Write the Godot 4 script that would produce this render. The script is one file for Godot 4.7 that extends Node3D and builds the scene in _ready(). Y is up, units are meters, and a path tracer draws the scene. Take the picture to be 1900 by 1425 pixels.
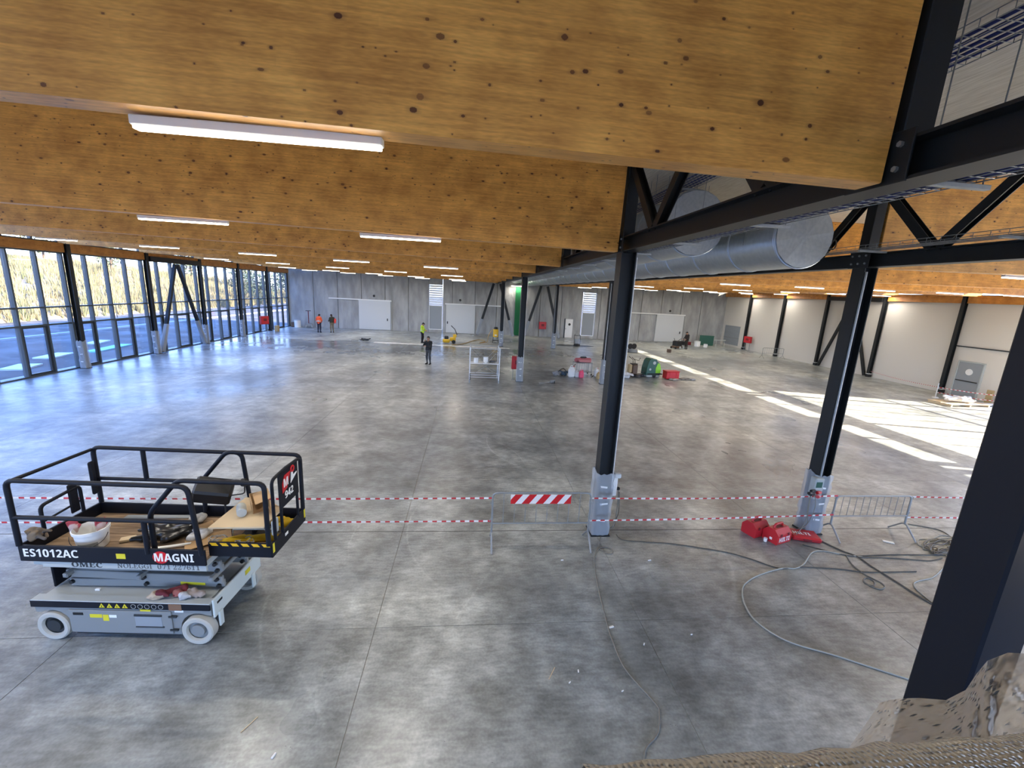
extends Node3D

var M := {}
var names := {}
var rng := RandomNumberGenerator.new()

# ------------------------------------------------------------------ mesh builder
class MB:
	var v := PackedVector3Array()
	var n := PackedVector3Array()
	var t := PackedVector2Array()
	var c := PackedColorArray()
	var col := Color.WHITE
	var x := Transform3D()
	var uvo := Vector2.ZERO
	var longz := false

	func tri(a: Vector3, b: Vector3, d: Vector3, na: Vector3, nb: Vector3, nd: Vector3, ta := Vector2.ZERO, tb := Vector2.ZERO, td := Vector2.ZERO) -> void:
		var pa := x * a
		var pb := x * b
		var pd := x * d
		var ma := (x.basis * na).normalized()
		var mb := (x.basis * nb).normalized()
		var md := (x.basis * nd).normalized()
		if (pb - pa).cross(pd - pa).dot(ma + mb + md) > 0.0:
			v.append(pa); v.append(pd); v.append(pb)
			n.append(ma); n.append(md); n.append(mb)
			t.append(ta); t.append(td); t.append(tb)
		else:
			v.append(pa); v.append(pb); v.append(pd)
			n.append(ma); n.append(mb); n.append(md)
			t.append(ta); t.append(tb); t.append(td)
		c.append(col); c.append(col); c.append(col)

	func ftri(a: Vector3, b: Vector3, d: Vector3, out: Vector3) -> void:
		var q := (b - a).cross(d - a)
		if q.length_squared() < 1e-16:
			return
		q = q.normalized()
		if q.dot(out) < 0.0:
			q = -q
		tri(a, b, d, q, q, q, muv(a, q), muv(b, q), muv(d, q))

	func muv(p: Vector3, q: Vector3) -> Vector2:
		var a := q.abs()
		if a.y >= a.x and a.y >= a.z:
			return uvo + (Vector2(p.z, p.x) if longz else Vector2(p.x, p.z))
		if a.x >= a.z:
			return uvo + Vector2(p.z, p.y)
		return uvo + Vector2(p.x, p.y)

	func quad(a: Vector3, b: Vector3, d: Vector3, e: Vector3, out: Vector3) -> void:
		ftri(a, b, d, out)
		ftri(a, d, e, out)

	# box with chamfered edges
	func box(o: Vector3, s: Vector3, bev := 0.0) -> void:
		var h := s * 0.5
		var k := minf(bev, minf(h.x, minf(h.y, h.z)) * 0.9)
		for ax in 3:
			for sg in [-1.0, 1.0]:
				var u := (ax + 1) % 3
				var w := (ax + 2) % 3
				var p := []
				for q in [[-1, -1], [1, -1], [1, 1], [-1, 1]]:
					var r := Vector3.ZERO
					r[ax] = h[ax] * sg
					r[u] = (h[u] - k) * q[0]
					r[w] = (h[w] - k) * q[1]
					p.append(o + r)
				var out := Vector3.ZERO
				out[ax] = sg
				quad(p[0], p[1], p[2], p[3], out)
		if k > 0.0:
			for ax in 3:
				var u := (ax + 1) % 3
				var w := (ax + 2) % 3
				for su in [-1.0, 1.0]:
					for sw in [-1.0, 1.0]:
						var p := []
						for q in [[-1, 0], [1, 0], [1, 1], [-1, 1]]:
							var r := Vector3.ZERO
							r[ax] = (h[ax] - k) * q[0]
							r[u] = (h[u] - (k if q[1] == 0 else 0.0)) * su
							r[w] = (h[w] - (0.0 if q[1] == 0 else k)) * sw
							p.append(o + r)
						var out := Vector3.ZERO
						out[u] = su
						out[w] = sw
						quad(p[0], p[1], p[2], p[3], out)
			for sx in [-1.0, 1.0]:
				for sy in [-1.0, 1.0]:
					for sz in [-1.0, 1.0]:
						var g := Vector3(sx, sy, sz)
						ftri(o + Vector3(h.x, h.y - k, h.z - k) * g, o + Vector3(h.x - k, h.y, h.z - k) * g, o + Vector3(h.x - k, h.y - k, h.z) * g, g)

	# box whose long axis runs from a to b; w across, h along up
	func bar(a: Vector3, b: Vector3, w: float, h: float, bev := 0.0, up := Vector3.UP) -> void:
		var old := x
		x = x * frame(a, b, up)
		box(Vector3(0, 0, -a.distance_to(b) * 0.5), Vector3(w, h, a.distance_to(b)), bev)
		x = old

	static func frame(a: Vector3, b: Vector3, up := Vector3.UP) -> Transform3D:
		var z := (a - b).normalized()
		if absf(z.dot(up)) > 0.99:
			up = Vector3.RIGHT if absf(z.x) < 0.9 else Vector3.BACK
		var r := up.cross(z).normalized()
		return Transform3D(Basis(r, z.cross(r), z), a)

	# polygon in xy pushed from z0 to z1
	func prism(poly: PackedVector2Array, z0: float, z1: float) -> void:
		var idx := Geometry2D.triangulate_polygon(poly)
		for i in range(0, idx.size(), 3):
			var a := poly[idx[i]]
			var b := poly[idx[i + 1]]
			var d := poly[idx[i + 2]]
			ftri(Vector3(a.x, a.y, z0), Vector3(b.x, b.y, z0), Vector3(d.x, d.y, z0), Vector3(0, 0, z0 - z1))
			ftri(Vector3(a.x, a.y, z1), Vector3(b.x, b.y, z1), Vector3(d.x, d.y, z1), Vector3(0, 0, z1 - z0))
		var area := 0.0
		for i in poly.size():
			area += poly[i].cross(poly[(i + 1) % poly.size()])
		for i in poly.size():
			var a := poly[i]
			var b := poly[(i + 1) % poly.size()]
			var e := (b - a) * signf(area)
			quad(Vector3(a.x, a.y, z0), Vector3(b.x, b.y, z0), Vector3(b.x, b.y, z1), Vector3(a.x, a.y, z1), Vector3(e.y, -e.x, 0))

	# H or I section from a to b: flanges across "up"
	func hsec(a: Vector3, b: Vector3, w: float, h: float, tf: float, tw: float, up := Vector3.UP) -> void:
		var old := x
		x = x * frame(a, b, up)
		var p := PackedVector2Array()
		var W := w * 0.5
		var H := h * 0.5
		var T := tw * 0.5
		for q in [[-W, -H], [W, -H], [W, -H + tf], [T, -H + tf], [T, H - tf], [W, H - tf], [W, H], [-W, H], [-W, H - tf], [-T, H - tf], [-T, -H + tf], [-W, -H + tf]]:
			p.append(Vector2(q[0], q[1]))
		prism(p, 0.0, -a.distance_to(b))
		x = old

	# round tube along points
	func tube(pts: PackedVector3Array, r: float, sides := 8, caps := true) -> void:
		var m := pts.size()
		if m < 2:
			return
		var nrm := Vector3.UP
		var rings := []
		var dirs := []
		for i in m:
			var d := (pts[mini(i + 1, m - 1)] - pts[maxi(i - 1, 0)]).normalized()
			if i == 0:
				nrm = Vector3.UP if absf(d.y) < 0.9 else Vector3.RIGHT
			nrm = (nrm - d * nrm.dot(d)).normalized()
			var bi := d.cross(nrm)
			var ring := []
			for k in sides:
				var a := TAU * k / sides
				ring.append(nrm * cos(a) + bi * sin(a))
			rings.append(ring)
			dirs.append(d)
		for i in m - 1:
			for k in sides:
				var k2 := (k + 1) % sides
				var a: Vector3 = rings[i][k]
				var b: Vector3 = rings[i][k2]
				var d: Vector3 = rings[i + 1][k2]
				var e: Vector3 = rings[i + 1][k]
				tri(pts[i] + a * r, pts[i] + b * r, pts[i + 1] + d * r, a, b, d)
				tri(pts[i] + a * r, pts[i + 1] + d * r, pts[i + 1] + e * r, a, d, e)
		if caps:
			for s in [0, m - 1]:
				var out: Vector3 = -dirs[0] if s == 0 else dirs[m - 1]
				for k in range(1, sides - 1):
					tri(pts[s] + rings[s][0] * r, pts[s] + rings[s][k] * r, pts[s] + rings[s][k + 1] * r, out, out, out)

	# profile (radius, height) turned about y
	func lathe(prof: PackedVector2Array, sides := 20, sm := true) -> void:
		for i in prof.size() - 1:
			var a := prof[i]
			var b := prof[i + 1]
			var e := b - a
			var nn := Vector2(e.y, -e.x).normalized()
			for k in sides:
				var t0 := TAU * k / sides
				var t1 := TAU * (k + 1) / sides
				var d0 := Vector3(cos(t0), 0, sin(t0))
				var d1 := Vector3(cos(t1), 0, sin(t1))
				var n0 := d0 * nn.x + Vector3.UP * nn.y
				var n1 := d1 * nn.x + Vector3.UP * nn.y
				if not sm:
					n0 = (n0 + n1).normalized()
					n1 = n0
				var p0 := d0 * a.x + Vector3.UP * a.y
				var p1 := d1 * a.x + Vector3.UP * a.y
				var p2 := d1 * b.x + Vector3.UP * b.y
				var p3 := d0 * b.x + Vector3.UP * b.y
				if a.x > 1e-5:
					tri(p0, p1, p2, n0, n1, n1)
				if b.x > 1e-5:
					tri(p0, p2, p3, n0, n1, n0)

	func ball(o: Vector3, r: Vector3, sides := 12) -> void:
		var old := x
		x = x * Transform3D(Basis.from_scale(r), o)
		var rows := sides / 2
		for i in rows:
			for k in sides:
				var q := []
				for e in [[i, k], [i, k + 1], [i + 1, k + 1], [i + 1, k]]:
					var p: float = PI * e[0] / rows
					var a: float = TAU * e[1] / sides
					q.append(Vector3(sin(p) * cos(a), cos(p), sin(p) * sin(a)))
				if i > 0:
					tri(q[0], q[1], q[2], q[0], q[1], q[2])
				if i < rows - 1:
					tri(q[0], q[2], q[3], q[0], q[2], q[3])
		x = old

	# a soft sheet: rows of points with normals shared between neighbours
	func soft(rows: Array) -> void:
		var R := rows.size()
		var K: int = rows[0].size()
		var nn := []
		for i in R:
			var nr := []
			for k in K:
				var a: Vector3 = rows[maxi(i - 1, 0)][k]
				var b: Vector3 = rows[mini(i + 1, R - 1)][k]
				var d: Vector3 = rows[i][maxi(k - 1, 0)]
				var e: Vector3 = rows[i][mini(k + 1, K - 1)]
				nr.append((e - d).cross(b - a).normalized())
			nn.append(nr)
		for i in R - 1:
			for k in K - 1:
				tri(rows[i][k], rows[i][k + 1], rows[i + 1][k + 1], nn[i][k], nn[i][k + 1], nn[i + 1][k + 1])
				tri(rows[i][k], rows[i + 1][k + 1], rows[i + 1][k], nn[i][k], nn[i + 1][k + 1], nn[i + 1][k])

	# a sheet: rows of points, seen from both sides
	func sheet(rows: Array) -> void:
		for i in rows.size() - 1:
			for k in rows[0].size() - 1:
				var a: Vector3 = rows[i][k]
				var b: Vector3 = rows[i][k + 1]
				var d: Vector3 = rows[i + 1][k + 1]
				var e: Vector3 = rows[i + 1][k]
				var q := (b - a).cross(e - a)
				ftri(a, b, d, q)
				ftri(a, d, e, q)

	func mesh() -> ArrayMesh:
		var arr := []
		arr.resize(Mesh.ARRAY_MAX)
		arr[Mesh.ARRAY_VERTEX] = v
		arr[Mesh.ARRAY_NORMAL] = n
		arr[Mesh.ARRAY_TEX_UV] = t
		arr[Mesh.ARRAY_COLOR] = c
		var m := ArrayMesh.new()
		m.add_surface_from_arrays(Mesh.PRIMITIVE_TRIANGLES, arr)
		return m

# ------------------------------------------------------------------ scene tree helpers
func numbered(s: String) -> String:
	var k: int = names.get(s, 0)
	names[s] = k + 1
	return s if k == 0 else "%s_%03d" % [s, k]

func tag(o: Node, label := "", category := "", group := "", kind := "") -> void:
	if label != "": o.set_meta("label", label)
	if category != "": o.set_meta("category", category)
	if group != "": o.set_meta("group", group)
	if kind != "": o.set_meta("kind", kind)

func thing(called: String, label: String, category: String, at := Vector3.ZERO, turn := 0.0, group := "", kind := "") -> Node3D:
	var o := Node3D.new()
	o.name = numbered(called)
	add_child(o)
	o.position = at
	o.rotation.y = turn
	tag(o, label, category, group, kind)
	return o

func put(parent: Node, called: String, m: Mesh, mt: Material) -> MeshInstance3D:
	var o := MeshInstance3D.new()
	o.mesh = m
	o.material_override = mt
	if parent == self:
		o.name = numbered(called)
		add_child(o)
	else:
		o.name = called
		parent.add_child(o, true)
	return o

func part(parent: Node, called: String, b: MB, mt: Material) -> MeshInstance3D:
	return put(parent, called, b.mesh(), mt)

# one mesh that is a whole thing; its mesh is built about its own base point
func solo(called: String, b: MB, mt: Material, label: String, category: String, at := Vector3.ZERO, turn := 0.0, group := "", kind := "") -> MeshInstance3D:
	var o := put(self, called, b.mesh(), mt)
	o.position = at
	o.rotation.y = turn
	tag(o, label, category, group, kind)
	return o

func boxpart(parent: Node, called: String, o: Vector3, s: Vector3, mt: Material, bev := 0.0) -> MeshInstance3D:
	var b := MB.new()
	b.box(Vector3.ZERO, s, bev)
	var q := part(parent, called, b, mt)
	q.position = o
	return q

func tubepart(parent: Node, called: String, pts: Array, r: float, mt: Material, sides := 8) -> MeshInstance3D:
	var b := MB.new()
	b.tube(PackedVector3Array(pts), r, sides)
	return part(parent, called, b, mt)

func text(parent: Node, called: String, s: String, at: Vector3, size: float, mt: Material, turn := Vector3.ZERO, font := "Droid Sans", bold := true, squash := 1.0) -> MeshInstance3D:
	var m := TextMesh.new()
	var f := SystemFont.new()
	f.font_names = PackedStringArray([font])
	f.font_weight = 700 if bold else 400
	m.font = f
	m.text = s
	m.font_size = 48
	m.pixel_size = size / 48.0
	m.depth = 0.003
	m.curve_step = 2.0
	var o := put(parent, called, m, mt)
	o.position = at
	o.rotation = turn
	o.scale.x = squash
	return o

# rounded path through corner points
func bend(pts: Array, r: float, steps := 4) -> PackedVector3Array:
	var out := PackedVector3Array([pts[0]])
	for i in range(1, pts.size() - 1):
		var p: Vector3 = pts[i]
		var a: Vector3 = pts[i - 1]
		var b: Vector3 = pts[i + 1]
		var d0 := p + (a - p).normalized() * minf(r, p.distance_to(a) * 0.45)
		var d1 := p + (b - p).normalized() * minf(r, p.distance_to(b) * 0.45)
		for k in steps + 1:
			var u := float(k) / steps
			out.append(d0.lerp(p, u).lerp(p.lerp(d1, u), u))
	out.append(pts[pts.size() - 1])
	return out

# smooth curve through points
func curve(pts: Array, step := 0.06) -> PackedVector3Array:
	var c := Curve3D.new()
	for i in pts.size():
		var p: Vector3 = pts[i]
		var a: Vector3 = pts[maxi(i - 1, 0)]
		var b: Vector3 = pts[mini(i + 1, pts.size() - 1)]
		var d := (b - a) / 6.0
		c.add_point(p, -d, d)
	c.bake_interval = step
	return c.get_baked_points()

# ------------------------------------------------------------------ where a pixel of the photograph meets a plane
const EYE := Vector3(0, 4.7, 0)
const FOCAL := 778.46
var look := Basis.from_euler(Vector3(-0.2154, -0.1058, 0.0525))

func ray(px: float, py: float) -> Vector3:
	return look * Vector3((px - 950.0) / FOCAL, -(py - 712.5) / FOCAL, -1.0)

func on_y(px: float, py: float, y := 0.0) -> Vector3:
	var d := ray(px, py)
	return EYE + d * ((y - EYE.y) / d.y)

func on_z(px: float, py: float, z: float) -> Vector3:
	var d := ray(px, py)
	return EYE + d * (z / d.z)

func on_x(px: float, py: float, xx: float) -> Vector3:
	var d := ray(px, py)
	return EYE + d * (xx / d.x)

func bay(k: float) -> float:
	return -2.69 - 4.847 * k

func soffit_l(xx: float) -> float:
	return 5.48 + 0.0155 * (2.53 - xx)

func soffit_r(xx: float) -> float:
	return 5.48 + 0.0155 * (xx - 7.35)

# ------------------------------------------------------------------ materials
func rgb(r: int, g: int, b: int) -> Color:
	return Color(r / 255.0, g / 255.0, b / 255.0)

func mat(key: String, c: Color, rough := 0.6, metal := 0.0) -> StandardMaterial3D:
	var m := StandardMaterial3D.new()
	m.resource_name = key
	m.albedo_color = c
	m.roughness = rough
	m.metallic = metal
	M[key] = m
	return m

func noise(freq: float, oct: int, sd: int, type := FastNoiseLite.TYPE_SIMPLEX_SMOOTH) -> FastNoiseLite:
	var f := FastNoiseLite.new()
	f.noise_type = type
	f.frequency = freq
	f.fractal_octaves = oct
	f.seed = sd
	return f

func layer(w: int, h: int, freq: float, oct: int, sd: int) -> PackedByteArray:
	var im := noise(freq, oct, sd).get_seamless_image(w, h)
	im.convert(Image.FORMAT_L8)
	return im.get_data()

func streak(w: int, h: int, sw: int, freq: float, oct: int, sd: int) -> PackedByteArray:
	var im := noise(freq, oct, sd).get_seamless_image(sw, h)
	im.convert(Image.FORMAT_L8)
	im.resize(w, h, Image.INTERPOLATE_CUBIC)
	return im.get_data()

func tex_from(d: PackedByteArray, w: int, h: int) -> ImageTexture:
	return ImageTexture.create_from_image(Image.create_from_data(w, h, false, Image.FORMAT_RGB8, d))

# mottled grey-scale texture between two tones
func mottle(w: int, freq: float, oct: int, sd: int, lo: Color, hi: Color, gain := 1.0) -> ImageTexture:
	var a := layer(w, w, freq, oct, sd)
	var d := PackedByteArray()
	d.resize(w * w * 3)
	for i in w * w:
		var q := clampf((a[i] / 255.0 - 0.5) * gain + 0.5, 0.0, 1.0)
		d[i * 3] = int(lerpf(lo.r, hi.r, q) * 255.0)
		d[i * 3 + 1] = int(lerpf(lo.g, hi.g, q) * 255.0)
		d[i * 3 + 2] = int(lerpf(lo.b, hi.b, q) * 255.0)
	return tex_from(d, w, w)

func wood_texture() -> ImageTexture:
	var w := 2048
	var h := 768
	var g1 := streak(w, h, 96, 0.09, 3, 11)
	var g2 := streak(w, h, 340, 0.22, 2, 12)
	var g3 := layer(w, h, 0.006, 3, 13)
	var d := PackedByteArray()
	d.resize(w * h * 3)
	var r := RandomNumberGenerator.new()
	r.seed = 5
	var rows := 56
	var tone := []
	var cut := []
	for i in rows:
		tone.append([r.randf_range(-1, 1), r.randf_range(-1, 1), r.randf_range(-1, 1)])
		cut.append([r.randi_range(200, 900), r.randi_range(1000, 1900)])
	for y in h:
		var li := y * rows / h
		var edge := 1.0 if (y * rows) % h < rows else 0.0
		var tn: Array = tone[li]
		var ct: Array = cut[li]
		for xx in w:
			var i := y * w + xx
			var k := 0 if xx < ct[0] else (1 if xx < ct[1] else 2)
			var q: float = (g1[i] - 128) * 0.0006 + (g2[i] - 128) * 0.00045 + (g3[i] - 128) * 0.0008 + tn[k] * 0.022 - edge * 0.02
			d[i * 3] = clampi(int(228.0 * (1.0 + q)), 0, 255)
			d[i * 3 + 1] = clampi(int(165.0 * (1.0 + q * 1.3)), 0, 255)
			d[i * 3 + 2] = clampi(int(78.0 * (1.0 + q * 1.7)), 0, 255)
	# knots: mostly small, a few large, in the lamellas they grew in
	for kn in 420:
		var cx := r.randi_range(0, w - 1)
		var cy := r.randi_range(0, h - 1)
		var rad := 1.5 + 5.2 * pow(r.randf(), 3.5)
		var ry := rad * r.randf_range(0.7, 1.0)
		var rx := rad * r.randf_range(1.0, 1.5)
		var dark := r.randf_range(0.45, 1.0)
		var R := int(rx * 3.0) + 2
		for dy in range(-R, R + 1):
			for dx in range(-R, R + 1):
				var e := sqrt(dx * dx / (rx * rx) + dy * dy / (ry * ry))
				var a := 0.0
				if e < 1.0:
					a = dark
				elif e < 2.6 and absf(dy) < ry * 1.3:
					a = 0.22 * dark * (1.0 - (e - 1.0) / 1.6)
				if a <= 0.0:
					continue
				var i := posmod(cy + dy, h) * w + posmod(cx + dx, w)
				d[i * 3] = int(lerpf(d[i * 3], 92.0, a))
				d[i * 3 + 1] = int(lerpf(d[i * 3 + 1], 50.0, a))
				d[i * 3 + 2] = int(lerpf(d[i * 3 + 2], 24.0, a))
	return tex_from(d, w, h)

# power-floated slab seen as a whole: 50 m by 60 m, pixel (0,0) at x -20, z -48
func floor_textures() -> Array:
	var w := 2048
	var a := layer(w, w, 0.0035, 4, 21)
	var b := layer(w, w, 0.016, 4, 22)
	var st := streak(w, w, 500, 0.03, 3, 23)
	var f := PackedFloat32Array()
	f.resize(w * w)
	for i in w * w:
		f[i] = (a[i] - 128) * 0.0017 + (b[i] - 128) * 0.0014 + (st[i] - 128) * 0.0009
	var r := RandomNumberGenerator.new()
	r.seed = 77
	# dust left in the sweeps of the trowel machine and of tyres
	for k in 900:
		var cx := r.randf_range(-20, 22)
		var cz := r.randf_range(-40, -6)
		var rad := r.randf_range(0.5, 5.0)
		var a0 := r.randf_range(0, TAU)
		var da := r.randf_range(0.25, 1.4)
		var amp := r.randf_range(-0.10, 0.16)
		var wd := r.randi_range(0, 3)
		var steps := int(rad * da / 0.015)
		for s in steps:
			var an := a0 + da * s / steps
			var fade := sin(PI * s / steps)
			var px := int((cx + cos(an) * rad * 1.6 + 20.0) / 50.0 * w)
			var py := int((cz + sin(an) * rad + 48.0) / 60.0 * w)
			for o in wd + 1:
				var qy := py + o
				if px >= 0 and px < w and qy >= 0 and qy < w:
					f[qy * w + px] += amp * fade * 0.28
	# straight scratches and tyre lines
	for k in 260:
		var px0 := r.randf_range(0, w)
		var py0 := r.randf_range(0.2 * w, 0.8 * w)
		var an := r.randf_range(-0.9, 0.9) + (PI * 0.5 if r.randf() < 0.3 else 0.0)
		var ln := r.randf_range(30, 220)
		var amp := r.randf_range(-0.05, 0.10)
		for s in int(ln):
			var px := int(px0 + cos(an) * s)
			var py := int(py0 + sin(an) * s)
			if px >= 0 and px < w and py >= 0 and py < w:
				f[py * w + px] += amp
	var d := PackedByteArray()
	d.resize(w * w * 3)
	var ro := PackedByteArray()
	ro.resize(512 * 512)
	for y in w:
		var z := -48.0 + 60.0 * (y + 0.5) / w
		for xx in w:
			var i := y * w + xx
			var X := -20.0 + 50.0 * (xx + 0.5) / w
			var q := f[i]
			# strip already ground: darker, glossy, with a ragged edge; the ground-off powder lies along it
			var rag := (b[i] - 128) * 0.012
			var z0 := -36.0 + 0.06 * (X + 12.0) + rag * 0.2
			var z1 := -30.2 - 0.16 * absf(X + 6.0) + rag * 2.0
			if X < 8.0 + rag and z > z0 and z < z1:
				q -= 0.17
				if y % 4 == 0 and xx % 4 == 0:
					ro[(y / 4) * 512 + xx / 4] = 255
			if X > -8.0 and X < 3.4 and absf(z + 36.3 - 0.06 * (X + 12.0)) < 0.40 + rag * 0.12:
				q += 0.6
			elif X >= 3.4 and absf(z + 35.2 - 0.02 * X) < 0.10:
				q += 0.16
			var warm := clampf((a[i] - 120) * 0.004, -0.2, 0.25)
			var v0 := 177.0 * (1.0 + q)
			d[i * 3] = clampi(int(v0 * (0.965 + warm * 0.06)), 0, 255)
			d[i * 3 + 1] = clampi(int(v0 * 1.0), 0, 255)
			d[i * 3 + 2] = clampi(int(v0 * (1.0 - warm * 0.11)), 0, 255)
	var nz := layer(512, 512, 0.02, 4, 24)
	var rd := PackedByteArray()
	rd.resize(512 * 512 * 3)
	for i in 512 * 512:
		var g := 56 + int(nz[i] * 0.24)
		if ro[i] > 0:
			g = 44 + int(nz[i] * 0.05)
		rd[i * 3] = g
		rd[i * 3 + 1] = g
		rd[i * 3 + 2] = g
	return [tex_from(d, w, w), tex_from(rd, 512, 512)]

# blotches and specks of the bare concrete, four metres across
func floor_detail() -> ImageTexture:
	var w := 1024
	var a := layer(w, w, 0.008, 5, 31)
	var b := streak(w, w, 300, 0.05, 4, 32)
	var e := layer(w, w, 0.09, 2, 33)
	var d := PackedByteArray()
	d.resize(w * w * 3)
	for i in w * w:
		var q := 0.86 + (a[i] - 128) * 0.0010 + (b[i] - 128) * 0.0008 + (e[i] - 128) * 0.0005
		q = clampf(q, 0.35, 1.0)
		d[i * 3] = int(q * 255)
		d[i * 3 + 1] = int(q * 254)
		d[i * 3 + 2] = int(q * 251)
	var r := RandomNumberGenerator.new()
	r.seed = 8
	for k in 260:
		var px := r.randi_range(0, w - 3)
		var py := r.randi_range(0, w - 2)
		var tone := 255 if r.randf() < 0.7 else 110
		for s in r.randi_range(1, 3):
			var i := py * w + px + s
			d[i * 3] = tone; d[i * 3 + 1] = tone; d[i * 3 + 2] = tone - 4
	return tex_from(d, w, w)

func tri_map(m: StandardMaterial3D, t: Texture2D, per_m: float, stretch := Vector3.ONE) -> void:
	m.albedo_texture = t
	m.uv1_triplanar = true
	m.uv1_world_triplanar = true
	m.uv1_scale = stretch * per_m

func bump(m: StandardMaterial3D, freq: float, sd: int, cm: float) -> void:
	var t := NoiseTexture2D.new()
	t.width = 256
	t.height = 256
	t.seamless = true
	t.noise = noise(freq, 3, sd)
	t.as_normal_map = true
	t.bump_strength = cm
	m.normal_enabled = true
	m.normal_texture = t

func materials() -> void:
	var wt := wood_texture()
	var wd := mat("glulam spruce", Color.WHITE, 0.42)
	wd.albedo_texture = wt
	wd.uv1_scale = Vector3(1.0 / 6.0, 1.0 / 2.25, 1)
	var wo := mat("stained spruce rail", rgb(214, 200, 196), 0.5)
	wo.albedo_texture = wt
	wo.uv1_scale = Vector3(1.0 / 6.0, 1.0 / 2.25, 1)
	var dk := mat("deck panel", Color.WHITE, 0.6)
	tri_map(dk, mottle(512, 0.03, 4, 17, rgb(204, 192, 170), rgb(234, 225, 207), 1.3), 0.5, Vector3(3, 1, 0.25))
	var ft := floor_textures()
	var fl := mat("power-floated concrete", Color.WHITE, 1.0)
	fl.albedo_texture = ft[0]
	fl.roughness_texture = ft[1]
	fl.metallic_specular = 0.62
	fl.uv1_offset = Vector3(0.4, 0.8, 0)
	fl.uv1_scale = Vector3(1.0 / 50.0, 1.0 / 60.0, 1)
	fl.detail_enabled = true
	fl.detail_blend_mode = BaseMaterial3D.BLEND_MODE_MUL
	fl.detail_uv_layer = BaseMaterial3D.DETAIL_UV_2
	fl.detail_albedo = floor_detail()
	fl.uv2_triplanar = true
	fl.uv2_world_triplanar = true
	fl.uv2_scale = Vector3(0.24, 0.24, 0.24)
	mat("joint filler", rgb(168, 164, 155), 0.9)
	mat("joint dark", rgb(86, 84, 80), 0.9)
	var cw := mat("precast concrete", Color.WHITE, 0.8)
	tri_map(cw, mottle(512, 0.008, 5, 41, rgb(142, 143, 142), rgb(170, 171, 169), 1.2), 0.16, Vector3(1.6, 0.5, 1.6))
	bump(cw, 0.05, 42, 1.2)
	mat("anthracite steel", rgb(30, 33, 35), 0.45).metallic_specular = 0.4
	mat("navy steel", rgb(13, 17, 27), 0.5).metallic_specular = 0.35
	mat("facade aluminium", rgb(66, 74, 78), 0.4)
	mat("facade dark", rgb(36, 42, 46), 0.4)
	mat("white panel", rgb(206, 202, 194), 0.6)
	mat("white plastic", rgb(225, 226, 224), 0.45)
	mat("white paint", rgb(205, 207, 206), 0.5)
	mat("door grey", rgb(196, 199, 199), 0.45)
	mat("shutter grey", rgb(140, 146, 150), 0.5)
	mat("grey paint", rgb(128, 131, 130), 0.5)
	mat("shutter dark", rgb(84, 86, 88), 0.5)
	mat("light grey paint", rgb(170, 176, 174), 0.5)
	mat("pale end plate", rgb(196, 205, 201), 0.45)
	var gv := mat("galvanised sheet", rgb(206, 212, 216), 0.34, 0.7)
	tri_map(gv, mottle(256, 0.05, 3, 51, rgb(226, 230, 233), rgb(250, 252, 253), 1.0), 0.6)
	var gd := mat("galvanised dull", rgb(196, 198, 194), 0.5, 0.5)
	tri_map(gd, mottle(256, 0.05, 3, 52, rgb(226, 230, 233), rgb(250, 252, 253), 1.0), 0.9)
	mat("galvanised tube", rgb(150, 153, 153), 0.45, 0.6)
	mat("aluminium tube", rgb(205, 208, 210), 0.4, 0.5)
	mat("black plastic", rgb(22, 23, 25), 0.5)
	mat("black rubber", rgb(30, 30, 31), 0.8)
	mat("grey tyre", rgb(176, 174, 164), 0.85)
	mat("red plastic", rgb(188, 34, 42), 0.4)
	mat("red paint", rgb(170, 26, 34), 0.45)
	mat("dark red", rgb(110, 26, 32), 0.6)
	mat("yellow paint", rgb(222, 176, 24), 0.45)
	mat("yellow sticker", rgb(214, 200, 40), 0.5)
	mat("green machine", rgb(26, 78, 62), 0.4)
	mat("lime plastic", rgb(136, 204, 44), 0.4)
	mat("green curtain", rgb(10, 104, 56), 0.7)
	mat("brown machine", rgb(88, 66, 48), 0.5)
	mat("tan", rgb(172, 150, 108), 0.7)
	mat("pink liquid", rgb(232, 88, 120), 0.4)
	mat("blue cable", rgb(30, 44, 110), 0.5)
	mat("grey cable", rgb(120, 117, 108), 0.6)
	mat("light cable", rgb(168, 166, 154), 0.6)
	mat("dark cable", rgb(92, 88, 80), 0.6)
	mat("cardboard", rgb(184, 150, 106), 0.8)
	mat("plywood", rgb(206, 184, 148), 0.65)
	mat("paper white", rgb(232, 232, 228), 0.7)
	mat("brown cloth", rgb(122, 92, 70), 0.9)
	mat("red cloth", rgb(120, 40, 44), 0.9)
	mat("dark void", rgb(16, 17, 18), 0.9)
	mat("asphalt", rgb(88, 92, 98), 0.9)
	mat("kerb stone", rgb(168, 170, 170), 0.85)
	mat("insulation sheet", rgb(206, 214, 222), 0.6)
	mat("blue sheet", rgb(110, 190, 214), 0.6)
	var pk := mat("deck planks", Color.WHITE, 0.8)
	tri_map(pk, mottle(256, 0.03, 4, 61, rgb(120, 98, 76), rgb(168, 142, 112), 1.4), 0.5, Vector3(0.5, 4, 4))
	var gl := mat("window glass", Color(1, 1, 1, 0.04), 0.02)
	gl.transparency = BaseMaterial3D.TRANSPARENCY_ALPHA
	var fm := mat("polythene film", Color(0.86, 0.89, 0.92, 0.36), 0.3)
	fm.transparency = BaseMaterial3D.TRANSPARENCY_ALPHA
	fm.metallic_specular = 0.8
	var fm2 := mat("milky film", Color(0.70, 0.67, 0.62, 0.66), 0.3)
	fm2.transparency = BaseMaterial3D.TRANSPARENCY_ALPHA
	var bt := NoiseTexture2D.new()
	bt.width = 256
	bt.height = 256
	bt.seamless = true
	var bn := noise(0.06, 1, 71, FastNoiseLite.TYPE_CELLULAR)
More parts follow.
